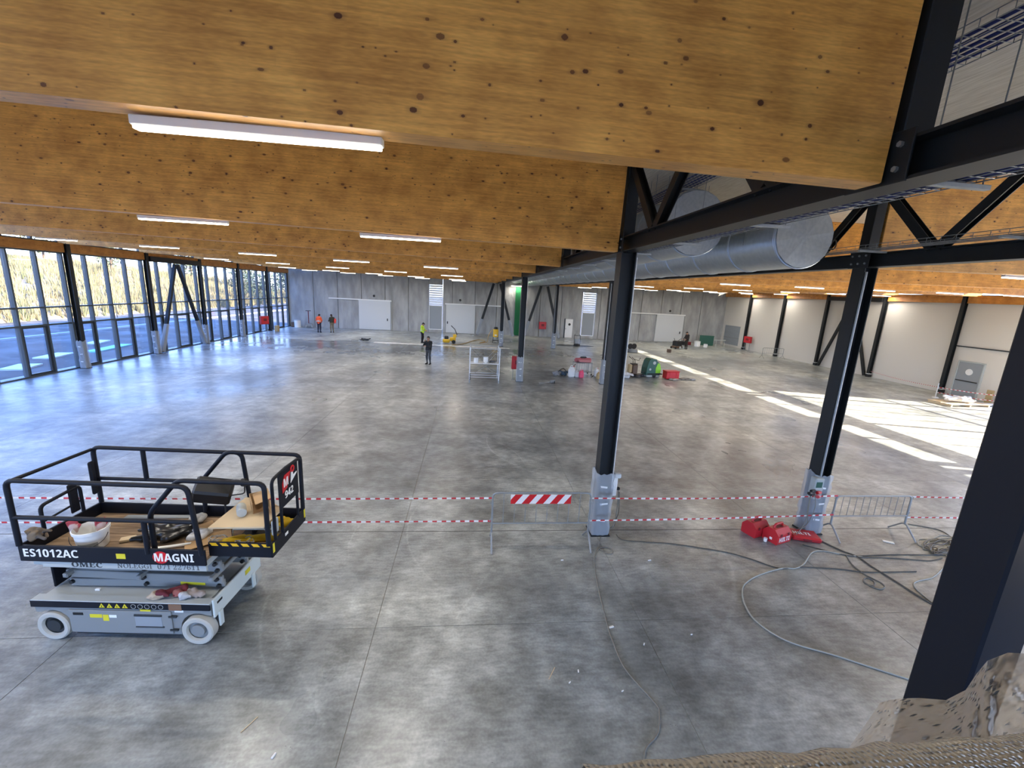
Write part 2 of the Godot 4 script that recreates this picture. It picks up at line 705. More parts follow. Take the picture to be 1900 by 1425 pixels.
	bn.cellular_jitter = 0.35
	bn.cellular_return_type = FastNoiseLite.RETURN_DISTANCE
	bn.fractal_type = FastNoiseLite.FRACTAL_NONE
	bt.noise = bn
	bt.invert = true
	var bw := mat("bubble wrap", Color(0.72, 0.68, 0.6, 0.62), 0.25)
	bw.transparency = BaseMaterial3D.TRANSPARENCY_ALPHA
	bt.as_normal_map = true
	bt.bump_strength = 14.0
	bw.normal_enabled = true
	bw.normal_texture = bt
	bw.uv1_triplanar = true
	bw.uv1_scale = Vector3(7, 7, 7)
	M["bubble wrap"] = bw
	var lp := mat("lamp diffuser", rgb(255, 250, 240), 0.5)
	lp.emission_enabled = true
	lp.emission = Color(1.0, 0.95, 0.86)
	lp.emission_energy_multiplier = 6.0
	var vc := mat("coloured by vertex", Color.WHITE, 0.85)
	vc.vertex_color_use_as_albedo = true
	mat("hazard red", rgb(196, 22, 30), 0.4)
	mat("tape white", rgb(226, 222, 218), 0.5)
	mat("tape red", rgb(190, 40, 48), 0.5)

# ------------------------------------------------------------------ the hall itself
func shell() -> void:
	# floor: slabs between saw-cut joints on a bed of joint filler
	var fb := MB.new()
	fb.box(Vector3(5.2, -0.16, -18.9), Vector3(49.2, 0.3, 57.0))
	var fl := part(self, "floor", fb, M["joint filler"])
	tag(fl, "grey power-floated concrete floor of the hall with saw-cut joints", "floor", "", "structure")
	var xs := [-19.1]
	var jx := -1.2 - 3.85 * 4
	while jx < 28.5:
		xs.append(jx)
		jx += 3.85
	xs.append(29.3)
	var zs := [-46.6]
	var jz := -5.16 - 4.85 * 8
	while jz < 9.0:
		zs.append(jz)
		jz += 4.85
	zs.append(9.3)
	for i in xs.size() - 1:
		for k in zs.size() - 1:
			var b := MB.new()
			var x0: float = xs[i] + 0.004
			var x1: float = xs[i + 1] - 0.004
			var z0: float = zs[k] + 0.004
			var z1: float = zs[k + 1] - 0.004
			b.box(Vector3((x0 + x1) / 2, -0.1, (z0 + z1) / 2), Vector3(x1 - x0, 0.2, z1 - z0))
			part(fl, "slab", b, M["power-floated concrete"])
	boxpart(fl, "day_joint", Vector3(5.1, 0.0005, -7.58), Vector3(47.5, 0.003, 0.014), M["joint dark"])

	# glazed facade along the long side
	var wl := thing("wall_left", "dark grey glazed curtain wall with tall fins and a timber rail", "wall", Vector3.ZERO, 0, "", "structure")
	var alu: Material = M["facade aluminium"]
	var mz := []
	for k in range(-2, 10):
		for j in 4:
			var z := bay(k) - 1.21175 * j
			if z > -46.5 and z < 8.0:
				mz.append(z)
	var fin := MB.new()
	fin.box(Vector3(0, 2.7, 0), Vector3(0.2, 5.4, 0.075), 0.004)
	var fm := fin.mesh()
	var fin2 := MB.new()
	fin2.box(Vector3(0, 6.35, 0), Vector3(0.14, 1.9, 0.06))
	var fm2 := fin2.mesh()
	for z in mz:
		put(wl, "mullion", fm, alu).position = Vector3(-18.95, 0, z)
		put(wl, "mullion", fm2, alu).position = Vector3(-18.97, 0, z)
	for q in [[0.03, 0.06], [2.2, 0.075], [2.97, 0.065], [5.4, 0.07], [5.86, 0.06]]:
		boxpart(wl, "transom", Vector3(-18.94, q[0], -19.1), Vector3(0.16, q[1], 54.6), alu)
	boxpart(wl, "sill", Vector3(-19.2, -0.02, -19.1), Vector3(0.42, 0.08, 54.6), M["kerb stone"])
	var rows := [[0.06, 2.165], [2.235, 2.94], [3.0, 5.365], [5.89, 7.3]]
	var pm := []
	for q in rows:
		var b := MB.new()
		b.box(Vector3(0, (q[0] + q[1]) / 2, 0), Vector3(0.012, q[1] - q[0], 1.21175 - 0.076))
		pm.append(b.mesh())
	var vent := MB.new()
	for q in [[Vector3(0, 0.1, 0), Vector3(0.09, 0.09, 1.13)], [Vector3(0, 2.13, 0), Vector3(0.09, 0.07, 1.13)], [Vector3(0, 1.1, 0.52), Vector3(0.09, 2.0, 0.09)], [Vector3(0, 1.1, -0.52), Vector3(0.09, 2.0, 0.09)]]:
		vent.box(q[0], q[1])
	var vm := vent.mesh()
	for i in mz.size() - 1:
		var zc: float = (mz[i] + mz[i + 1]) / 2
		for m in pm:
			put(wl, "pane", m, M["window glass"]).position = Vector3(-18.97, 0, zc)
		if i % 2 == 0:
			put(wl, "casement_frame", vm, M["facade dark"]).position = Vector3(-18.93, 0, zc)
	for k in range(-2, 9):
		var rl := MB.new()
		rl.longz = true
		rl.uvo = Vector2(k * 1.7, k * 0.37)
		rl.box(Vector3.ZERO, Vector3(0.14, 0.4, 4.60), 0.006)
		part(wl, "timber_rail", rl, M["stained spruce rail"]).position = Vector3(-18.66, 5.62, bay(k) - 2.42)

	boxpart(wl, "end_filler", Vector3(-18.95, 3.7, -46.42), Vector3(0.2, 7.4, 0.16), M["facade dark"])
	# precast back wall
	var wb := thing("wall_back", "grey precast concrete back wall of tall narrow panels", "wall", Vector3.ZERO, 0, "", "structure")
	var spans := []
	var edges := [-19.1, -16.35, -13.92, -11.49, -9.06, -6.63, -4.5]
	var edges2 := [-3.02, -2.0, 0.43, 2.8, 5.2, 7.6, 10.0, 12.38]
	var edges3 := [13.87, 14.4, 16.75, 19.15, 21.5, 23.85, 26.2, 29.3]
	for e in [edges, edges2, edges3]:
		for i in e.size() - 1:
			spans.append([e[i], e[i + 1]])
	for s in spans:
		boxpart(wb, "panel", Vector3((s[0] + s[1]) / 2, 3.7, -46.62), Vector3(s[1] - s[0] - 0.045, 7.6, 0.24), M["precast concrete"], 0.012)
	boxpart(wb, "joint_backing", Vector3(-11.8, 3.7, -46.66), Vector3(14.6, 7.6, 0.1), M["joint dark"])
	boxpart(wb, "joint_backing", Vector3(4.68, 3.7, -46.66), Vector3(15.3, 7.6, 0.1), M["joint dark"])
	boxpart(wb, "joint_backing", Vector3(21.6, 3.7, -46.66), Vector3(15.3, 7.6, 0.1), M["joint dark"])
	for x0 in [-3.76, 13.13]:
		boxpart(wb, "panel", Vector3(x0, 0.13, -46.62), Vector3(1.46, 0.28, 0.24), M["precast concrete"], 0.01)
		boxpart(wb, "panel", Vector3(x0, 6.3, -46.62), Vector3(1.46, 2.4, 0.24), M["precast concrete"], 0.01)
	var wn := 1
	for x0 in [-3.76, 13.13]:
		var w := thing("window_%d" % wn, ["tall white louvred window beside the grey sliding door near the glazed facade", "tall bright louvred window beside the white metal door"][wn - 1], "window", Vector3(x0, 0, -46.52), 0, "", "structure")
		wn += 1
		for q in [[Vector3(0, 0.31, 0), Vector3(1.44, 0.07, 0.1)], [Vector3(0, 2.85, 0), Vector3(1.44, 0.09, 0.1)], [Vector3(0, 5.06, 0), Vector3(1.44, 0.08, 0.1)], [Vector3(-0.69, 2.7, 0), Vector3(0.07, 4.8, 0.1)], [Vector3(0.69, 2.7, 0), Vector3(0.07, 4.8, 0.1)]]:
			boxpart(w, "frame", q[0], q[1], M["white plastic"], 0.008)
		boxpart(w, "mesh_screen", Vector3(0, 1.58, -0.02), Vector3(1.32, 2.46, 0.03), M["shutter grey"])
		var sl := MB.new()
		sl.box(Vector3.ZERO, Vector3(1.3, 0.2, 0.012))
		var sm := sl.mesh()
		for i in 9:
			var o := put(w, "slat", sm, M["white plastic"])
			o.position = Vector3(0, 3.02 + 0.235 * i, -0.03)
			o.rotation.x = -0.4
	# sliding doors
	var dn := 1
	for q in [[-11.78, -8.40, -14.8, true, "pale sliding door with its track beside the hi-vis workers"], [-2.75, 0.50, 3.35, false, "pale sliding door beside the louvred window behind the yellow grinder"], [21.05, 24.4, 18.05, true, "pale sliding door behind the man in black at the far corner"]]:
		var d := thing("door_%d" % dn, q[4], "door", Vector3((q[0] + q[1]) / 2, 0, -46.42), 0, "", "structure")
		dn += 1
		var wd: float = q[1] - q[0]
		boxpart(d, "leaf", Vector3(0, 1.53, 0), Vector3(wd, 3.02, 0.1), M["door grey"], 0.015)
		var edge: float = wd / 2 - 0.06 if q[3] else -wd / 2 + 0.06
		boxpart(d, "edge_strip", Vector3(edge, 1.53, 0.055), Vector3(0.08, 3.02, 0.03), M["grey paint"])
		boxpart(d, "leaf_frame", Vector3(0, 3.07, 0.02), Vector3(wd + 0.06, 0.08, 0.12), M["white paint"], 0.01)
		var a: float = minf(q[0], q[2])
		var e: float = maxf(q[1], q[2])
		boxpart(d, "track", Vector3((a + e) / 2 - (q[0] + q[1]) / 2, 3.12, 0.03), Vector3(e - a, 0.12, 0.14), M["white plastic"], 0.01)
		var hx: float = wd / 2 - 0.42 if q[3] else -wd / 2 + 0.28
		boxpart(d, "handle", Vector3(hx, 1.12, 0.07), Vector3(0.1, 0.26, 0.06), M["black plastic"], 0.015)
	for q in [[-10.2, 3.56, "beside the hi-vis workers"], [-1.15, 3.56, "behind the yellow grinder"], [22.55, 3.52, "behind the man in black"]]:
		var b := MB.new()
		b.x = Transform3D(Basis(Vector3.RIGHT, PI / 2), Vector3.ZERO)
		b.lathe(PackedVector2Array([Vector2(0, -0.05), Vector2(0.09, -0.05), Vector2(0.12, 0.02), Vector2(0.1, 0.09), Vector2(0, 0.09)]), 14)
		solo("door_spotlight", b, M["black plastic"], "small black round fitting above the pale sliding door %s" % q[2], "fitting", Vector3(q[0], q[1], -46.45), 0, "fittings above the sliding doors")
	var d4 := thing("door_%d" % dn, "narrow white metal door with a round black vent", "door", Vector3(10.98, 0, -46.44), 0, "", "structure")
	dn += 1
	boxpart(d4, "leaf", Vector3(0, 1.05, 0), Vector3(0.84, 2.06, 0.06), M["white plastic"], 0.01)
	boxpart(d4, "door_frame", Vector3(-0.47, 1.06, 0), Vector3(0.09, 2.12, 0.1), M["facade dark"])
	var vb := MB.new()
	vb.x = Transform3D(Basis(Vector3.RIGHT, PI / 2), Vector3.ZERO)
	vb.lathe(PackedVector2Array([Vector2(0, 0.05), Vector2(0.1, 0.05), Vector2(0.13, 0.06), Vector2(0.15, 0.0)]), 16)
	part(d4, "vent", vb, M["black plastic"]).position = Vector3(0.05, 1.5, 0)
	boxpart(d4, "handle", Vector3(-0.34, 1.02, 0.05), Vector3(0.04, 0.14, 0.04), M["grey paint"])
	# green strip curtain
	var gc := thing("strip_curtain", "tall green plastic curtain hanging against the concrete wall", "curtain", Vector3(5.08, 0, -46.3))
	for i in 4:
		boxpart(gc, "strip", Vector3(-0.2 + 0.135 * i, 2.75, 0.02 * (i % 2)), Vector3(0.15, 5.4, 0.012), M["green curtain"], 0.003)
	boxpart(gc, "rail", Vector3(0, 5.47, 0), Vector3(0.6, 0.06, 0.1), M["grey paint"])

	# wall on the sunny side: solid panels far off, glass nearer
	var wr := thing("wall_right", "white panelled side wall with dark steel posts and an orange timber rail", "wall", Vector3.ZERO, 0, "", "structure")
	var rz := []
	for k in range(-2, 10):
		rz.append(bay(k) - 0.49 if k < 9 else -46.62)
	for i in rz.size() - 1:
		var z0: float = rz[i]
		var z1: float = rz[i + 1]
		if z0 < -22.0:
			boxpart(wr, "panel", Vector3(29.3, 2.93, (z0 + z1) / 2), Vector3(0.2, 5.88, z0 - z1 - 0.004), M["white panel"], 0.006)
		var rl := MB.new()
		rl.longz = true
		rl.uvo = Vector2(i * 2.3, i * 0.41)
		rl.box(Vector3.ZERO, Vector3(0.14, 0.44, z0 - z1 - 0.26), 0.006)
		part(wr, "timber_rail", rl, M["stained spruce rail"]).position = Vector3(29.02, 5.64, (z0 + z1) / 2)
	boxpart(wr, "panel", Vector3(29.3, 1.45, -20.73), Vector3(0.2, 2.9, 3.64), M["white panel"], 0.006)
	boxpart(wr, "panel", Vector3(29.3, 4.2, -20.73), Vector3(0.2, 2.5, 3.64), M["white panel"], 0.006)
	boxpart(wr, "panel_joint", Vector3(29.24, 2.92, -20.73), Vector3(0.24, 0.06, 3.64), M["facade dark"])
	boxpart(wr, "spandrel", Vector3(29.32, 5.67, -4.7), Vector3(0.1, 0.4, 28.4), M["white panel"])
	boxpart(wr, "spandrel", Vector3(29.32, 5.66, -20.7), Vector3(0.1, 0.44, 3.8), M["white panel"])
	boxpart(wr, "fascia", Vector3(29.3, 6.98, -19.0), Vector3(0.2, 1.0, 55.6), M["white panel"])
	boxpart(wr, "head_transom", Vector3(29.25, 6.46, -19.0), Vector3(0.12, 0.06, 55.6), M["facade dark"])
	boxpart(wr, "transom", Vector3(29.25, 5.88, -19.0), Vector3(0.12, 0.06, 55.6), M["facade dark"])
	boxpart(wr, "end_post", Vector3(29.22, 2.75, -18.88), Vector3(0.2, 5.5, 0.1), M["facade aluminium"], 0.005)
	for i in rz.size() - 1:
		var z0: float = rz[i]
		var z1: float = rz[i + 1]
		if z0 < -36.0:
			boxpart(wr, "clerestory_infill", Vector3(29.27, 6.16, (z0 + z1) / 2 + (0.2 if i == rz.size() - 2 else 0.0)), Vector3(0.1, 0.56, z0 - z1 - (0.4 if i == rz.size() - 2 else 0.0)), M["white panel"])
			continue
		boxpart(wr, "clerestory_mullion", Vector3(29.25, 6.16, (z0 + z1) / 2), Vector3(0.12, 0.56, 0.1), M["facade dark"])
		boxpart(wr, "clerestory_pier", Vector3(29.25, 6.16, z1), Vector3(0.12, 0.56, 0.4), M["facade dark"])
		for h in [0.25, 0.75]:
			boxpart(wr, "pane", Vector3(29.25, 6.16, lerpf(z0, z1, h)), Vector3(0.012, 0.52, (z0 - z1) / 2 - 0.06), M["window glass"])
	var gz := [-18.83]
	for k in range(3, -3, -1):
		for j in 4:
			var z := bay(k) - 0.49 + 1.21175 * j
			if z > -18.7 and z < 9.0:
				gz.append(z)
	gz.append(9.22)
	for i in gz.size() - 1:
		boxpart(wr, "mullion", Vector3(29.27, 2.75, gz[i + 1]), Vector3(0.1, 5.5, 0.045), M["facade aluminium"])
		for q in [[0.16, 2.17], [2.23, 2.94], [3.0, 5.45]]:
			boxpart(wr, "pane", Vector3(29.27, (q[0] + q[1]) / 2, (gz[i] + gz[i + 1]) / 2), Vector3(0.012, q[1] - q[0], gz[i + 1] - gz[i] - 0.05), M["window glass"])
	for y in [0.08, 2.2, 2.97]:
		boxpart(wr, "transom", Vector3(29.27, y, -4.8), Vector3(0.1, 0.06 if y > 1.0 else 0.16, 28.0), M["facade aluminium"])
	for k in range(0, 4):
		boxpart(wr, "glazing_post", Vector3(28.98, 3.2, bay(k) - 0.49), Vector3(0.16, 6.4, 0.18), M["anthracite steel"], 0.006)
	# doors in it
	var d5 := thing("door_%d" % dn, "grey steel exit door with a panic bar and round porthole in the white wall", "door", Vector3(29.17, 0, -21.5), 0, "", "structure")
	dn += 1
	boxpart(d5, "leaf", Vector3(0, 1.03, 0), Vector3(0.07, 2.02, 1.2), M["shutter grey"], 0.01)
	boxpart(d5, "door_frame", Vector3(-0.01, 2.07, 0), Vector3(0.1, 0.07, 1.34), M["light grey paint"], 0.01)
	for s in [-0.64, 0.64]:
		boxpart(d5, "door_frame", Vector3(-0.01, 1.03, s), Vector3(0.1, 2.06, 0.07), M["light grey paint"], 0.01)
	boxpart(d5, "panic_bar", Vector3(-0.09, 0.95, 0), Vector3(0.05, 0.05, 1.1), M["black plastic"], 0.01)
	var pb := MB.new()
	pb.x = Transform3D(Basis(Vector3.BACK, PI / 2), Vector3.ZERO)
	pb.lathe(PackedVector2Array([Vector2(0, 0.05), Vector2(0.15, 0.05), Vector2(0.17, 0.06), Vector2(0.19, 0.03)]), 20)
	part(d5, "porthole", pb, M["white plastic"]).position = Vector3(0, 1.49, 0.0)
	var d6 := thing("door_%d" % dn, "low grey roller shutter in the white wall by the far corner", "door", Vector3(29.17, 0.2, -44.6), 0, "", "structure")
	for i in 11:
		boxpart(d6, "slat", Vector3(0, 0.1 + 0.19 * i, 0), Vector3(0.06, 0.185, 2.7), M["shutter grey"], 0.012)
	boxpart(d6, "bottom_rail", Vector3(-0.02, 0.78, 0), Vector3(0.05, 0.05, 2.7), M["grey paint"])
	# wall behind the camera and the gallery it stands on
	var wf := thing("wall_front", "glazed end wall behind the gallery", "wall", Vector3(0, 0, 9.35), 0, "", "structure")
	boxpart(wf, "fascia", Vector3(5.1, 6.6, 0), Vector3(49.0, 2.0, 0.25), M["white panel"])
	boxpart(wf, "plinth", Vector3(5.1, 0.1, 0), Vector3(49.0, 0.5, 0.25), M["white panel"])
	for i in 21:
		boxpart(wf, "mullion", Vector3(-19.2 + 2.43 * i, 2.9, 0), Vector3(0.08, 5.4, 0.2), M["facade aluminium"])
		if i < 20:
			boxpart(wf, "pane", Vector3(-17.985 + 2.43 * i, 2.95, 0), Vector3(2.35, 5.2, 0.012), M["window glass"])
	boxpart(wf, "transom", Vector3(5.1, 2.97, 0), Vector3(49.0, 0.06, 0.14), M["facade aluminium"])
	var gs := MB.new()
	gs.box(Vector3(2.5, 2.85, 3.4), Vector3(9, 0.3, 7.2))
	var gso := part(self, "gallery_slab", gs, M["precast concrete"])
	tag(gso, "concrete gallery floor behind the wrapped handrail", "gallery", "", "structure")
	# roof deck
	var dk := thing("ceiling", "pale timber roof deck above the beams and trusses", "ceiling", Vector3.ZERO, 0, "", "structure")
	for q in [[-19.3, 2.75, soffit_l(-19.3) + 1.7, soffit_l(2.75) + 1.7], [2.75, 7.3, 7.22, 7.22], [7.3, 29.5, soffit_r(7.3) + 1.7, soffit_r(29.5) + 1.7]]:
		var b := MB.new()
		var zf := -46.8
		var step := 2.4 if q[0] > 2.0 and q[0] < 7.0 else 28.3
		while zf < 9.4:
			var z2 := minf(zf + step, 9.5)
			b = MB.new()
			b.longz = true
			b.uvo = Vector2(zf * 0.7, q[0] * 0.31)
			var p := [Vector3(q[0], q[2], zf), Vector3(q[1], q[3], zf), Vector3(q[1], q[3], z2 - 0.006), Vector3(q[0], q[2], z2 - 0.006)]
			var up := Vector3(0, 0.25, 0)
			b.quad(p[0], p[1], p[2], p[3], Vector3.DOWN)
			b.quad(p[0] + up, p[1] + up, p[2] + up, p[3] + up, Vector3.UP)
			b.quad(p[0], p[1], p[1] + up, p[0] + up, Vector3.FORWARD)
			b.quad(p[2], p[3], p[3] + up, p[2] + up, Vector3.BACK)
			b.quad(p[1], p[2], p[2] + up, p[1] + up, Vector3.RIGHT)
			b.quad(p[0], p[3], p[3] + up, p[0] + up, Vector3.LEFT)
			part(dk, "panel", b, M["deck panel"])
			zf = z2
	var rc := MB.new()
	rc.box(Vector3(5.1, 7.95, -18.8), Vector3(50, 0.1, 57.5))
	part(dk, "roof_covering", rc, M["grey paint"])

# ------------------------------------------------------------------ beams, trusses, posts
func ordinal(i: int) -> String:
	return ["first", "second", "third", "fourth", "fifth", "sixth", "seventh", "eighth", "ninth", "tenth"][i]

func frame_work() -> void:
	var steel: Material = M["anthracite steel"]
	for k in 9:
		for side in 2:
			if side == 1 and k == 0:
				continue
			var x0 := -18.85 if side == 0 else 7.5
			var x1 := 2.54 if side == 0 else 29.2
			var b := MB.new()
			b.uvo = Vector2(1.37 * k + 3.1 * side + 0.6, 0.53 * k + 0.9 * side)
			b.box(Vector3.ZERO, Vector3(x1 - x0, 1.7, 0.19), 0.008)
			var o := part(self, "glulam_beam", b, M["glulam spruce"])
			var xm := (x0 + x1) / 2
			o.position = Vector3(xm, (soffit_l(xm) if side == 0 else soffit_r(xm)) + 0.85, bay(k))
			o.rotation.z = -0.0155 if side == 0 else 0.0155
			if side == 0:
				tag(o, "deep knotty glulam beam, %s counted from the wrapped handrail, on the glazed facade's side" % ordinal(k), "beam", "glulam beams over the glazed bay", "structure")
			else:
				tag(o, "deep knotty glulam beam, %s counted from the handrail, on the white wall's side" % ordinal(k), "beam", "glulam beams over the sunny bay", "structure")
	# two lattice girders with the service corridor between
	for gi in 2:
		var X: float = [2.69, 7.35][gi]
		var g := thing("lattice_girder", ["black steel lattice girder carrying the knotty beams beside the round ducts", "black steel lattice girder on the white wall's side of the round ducts"][gi], "girder", Vector3(X, 0, 0), 0, "lattice girders", "structure")
		var lo := MB.new()
		lo.hsec(Vector3(0, 5.605, 4.6), Vector3(0, 5.605, -46.2), 0.24, 0.25, 0.02, 0.014)
		part(g, "bottom_chord", lo, steel)
		var up := MB.new()
		up.hsec(Vector3(0, 7.08, 4.6), Vector3(0, 7.08, -46.2), 0.24, 0.24, 0.02, 0.014)
		part(g, "top_chord", up, steel)
		var ver := MB.new()
		ver.box(Vector3(0, 6.35, 0), Vector3(0.2, 1.3, 0.2), 0.006)
		var vm := ver.mesh()
		var dg := []
		for s in [-1.0, 1.0]:
			var b := MB.new()
			b.hsec(Vector3(0, 6.98, 0), Vector3(0, 5.74, 1.16 * s), 0.14, 0.13, 0.012, 0.01, Vector3.RIGHT)
			dg.append(b.mesh())
		for k in range(-1, 9):
			put(g, "vertical", vm, steel).position.z = bay(k)
			for hlf in [0.0, 0.5]:
				for s in 2:
					put(g, "diagonal", dg[s], steel).position.z = bay(k + hlf)
			# gusset with its bolts where a beam lands
			var gp := boxpart(g, "gusset_plate", Vector3(-0.128, 5.62, bay(k)), Vector3(0.016, 0.3, 0.42), steel, 0.003)
			if k < 2:
				var bm := MB.new()
				bm.x = Transform3D(Basis(Vector3.BACK, PI / 2), Vector3.ZERO)
				bm.lathe(PackedVector2Array([Vector2(0.0, 0.02), Vector2(0.018, 0.02), Vector2(0.018, 0.0)]), 6, false)
				var bmm := bm.mesh()
				for r in 2:
					for cidx in 3:
						put(gp, "bolt", bmm, M["galvanised tube"]).position = Vector3(-0.008, -0.07 + 0.14 * r, -0.14 + 0.14 * cidx)
	# posts under the girders
	for k in [1, 4, 7]:
		for gi in 2:
			var X: float = [2.72, 7.38][gi]
			steel_post(Vector3(X, 0, bay(k)), 5.5, 0.27, true, ["black steel post wrapped in film below, in the girder row facing the glazed facade, %s" % {1: "beside the striped barrier", 4: "next to the aluminium scaffold tower", 7: "behind the yellow vacuum"}[k], "black steel post wrapped in film below, in the girder row facing the white wall, %s" % {1: "beside the red tool cases", 4: "among the cleaning machines", 7: "before the narrow white door"}[k]][gi], "steel posts under the girders", gi == 0)
	# wide navy post close to the handrail
	var np := thing("navy_post", "wide dark navy steel post rising past the film-covered handrail", "post", Vector3(2.69, 0, -1.64), 0, "", "structure")
	var nb := MB.new()
	nb.box(Vector3(0, 2.74, 0), Vector3(0.25, 5.48, 0.25), 0.012)
	part(np, "shaft", nb, M["navy steel"])
	boxpart(np, "base_plate", Vector3(0, 0.012, 0), Vector3(0.42, 0.024, 0.42), M["navy steel"], 0.004)
	# raking legs that end each girder at the back wall
	for gi in 2:
		var X: float = [2.69, 7.75][gi]
		var a := thing("raking_frame", ["pair of raking black steel legs under the girder's end by the green curtain", "pair of raking black steel legs between the fire cabinet and the narrow white door"][gi], "frame", Vector3(X, 0, -45.4), 0, "raking leg frames", "structure")
		for s in [-1.0, 1.0]:
			var leg := tubebar(a, "leg", Vector3(0.35 * s, 5.48, 0), Vector3(1.95 * s, 0.0, 0), 0.25, steel)
			var w := MB.new()
			w.bar(Vector3(1.95 * s, 0.02, 0), Vector3(1.45 * s, 1.75, 0), 0.3, 0.3, 0.03)
			part(leg, "film_wrap", w, M["polythene film"])
	# posts and raking legs on the facade
	for k in range(1, 9):
		if k < 4:
			continue
		steel_post(Vector3(-18.62, 0, bay(k)), 5.85, 0.2, k != 8, "slim black steel post before the glazing, %s from the back wall" % ordinal(8 - k), "steel posts along the glazed facade", false)
	for q in [[-18.56, bay(5), bay(6), "inverted V of black steel legs before the glazed facade"], [28.95, -32.26, -27.42, "inverted V of dark steel legs before the white panelled wall"]]:
		var zc: float = (q[1] + q[2]) / 2
		var a := thing("raking_frame", q[3], "frame", Vector3(q[0], 0, zc), 0, "raking leg frames", "structure")
		for s in [-1.0, 1.0]:
			var hz: float = absf(q[1] - q[2]) / 2 - 0.3
			var leg := tubebar(a, "leg", Vector3(0, 5.3, 0.12 * s), Vector3(0, 0.05, hz * s), 0.17, steel)
			if q[0] < 0.0:
				var w := MB.new()
				w.bar(Vector3(0, 0.06, hz * s), Vector3(0, 1.7, hz * s * 0.69), 0.23, 0.23, 0.03)
				part(leg, "film_wrap", w, M["polythene film"])
		boxpart(a, "head_beam", Vector3(0, 5.5, 0), Vector3(0.2, 0.3, absf(q[1] - q[2]) - 0.3), steel, 0.006)
	for k in range(4, 9):
		var z := bay(k) - 0.49
		var p := thing("wall_post", "dark steel post against the white wall, %s from the far corner" % ordinal(8 - k), "post", Vector3(28.98, 0, z), 0, "steel posts along the white wall", "structure")
		var b := MB.new()
		b.hsec(Vector3(0, 0.22, 0), Vector3(0, 6.45, 0), 0.2, 0.22, 0.014, 0.01, Vector3.RIGHT)
		part(p, "shaft", b, steel)
		boxpart(p, "foot", Vector3(0, 0.11, 0), Vector3(0.27, 0.22, 0.27), steel, 0.01)
		boxpart(p, "foot_band", Vector3(0, 0.235, 0), Vector3(0.28, 0.03, 0.28), M["white plastic"])

func tubebar(parent: Node, called: String, a: Vector3, b: Vector3, w: float, mt: Material) -> MeshInstance3D:
	var m := MB.new()
	m.bar(a, b, w, w, 0.006)
	return part(parent, called, m, mt)

func steel_post(at: Vector3, h: float, w: float, wrapped: bool, label: String, group: String, conduit: bool) -> Node3D:
	var p := thing("steel_post", label, "post", at, 0, group, "structure")
	var b := MB.new()
	b.hsec(Vector3(0, 0.02, 0), Vector3(0, h, 0), w, w, 0.018, 0.012, Vector3.RIGHT)
	part(p, "shaft", b, M["anthracite steel"])
	boxpart(p, "base_plate", Vector3(0, 0.012, 0), Vector3(w + 0.12, 0.024, w + 0.12), M["anthracite steel"], 0.004)
	if conduit:
		tubepart(p, "conduit", [Vector3(w / 2 + 0.02, 1.0, w / 2 - 0.03), Vector3(w / 2 + 0.02, h - 0.1, w / 2 - 0.03)], 0.014, M["white plastic"], 6)
	elif w > 0.25:
		tubepart(p, "conduit", [Vector3(-w / 2 + 0.035, 1.0, w / 2 + 0.012), Vector3(-w / 2 + 0.035, h - 0.1, w / 2 + 0.012)], 0.02, M["galvanised tube"], 8)
	if wrapped:
		part(p, "film_wrap", wrap_mesh(w + 0.05, 1.34, int(at.z * 7.0)), M["polythene film"])
		var seed0 := int(absf(at.z))
		for i in 3:
			var y := 0.35 + 0.36 * i
			var t := MB.new()
			t.x = Transform3D(Basis(Vector3.BACK, 0.12 * (1 if i % 2 else -1)), Vector3(-0.03 + 0.02 * ((seed0 + i) % 3), y, w / 2 + 0.045))
			t.box(Vector3.ZERO, Vector3(w * 0.55, 0.035, 0.004))
			part(p, "sticky_tape", t, M["white plastic"])
	return p

# loose film round a post: a creased square sleeve
func wrap_mesh(w: float, h: float, sd: int) -> MB:
	var b := MB.new()
	var nz := noise(3.2, 2, sd)
	var rows := []
	for i in 15:
		var y := h * i / 14.0
		var row := []
		for k in 25:
			var a := TAU * (k % 24) / 24.0
			var q := Vector2(cos(a), sin(a))
			q = q / maxf(absf(q.x), absf(q.y)) * w * 0.52
			var e := nz.get_noise_3d(q.x * 5.0, y * 2.2, q.y * 5.0) * 0.035 + 0.008
			q += q.normalized() * e
			var yy := y + 0.02
			if i == 14:
				yy += nz.get_noise_2d(a * 4.0, 9.0) * 0.09
			row.append(Vector3(q.x, yy, q.y))
		rows.append(row)
	b.soft(rows)
	return b

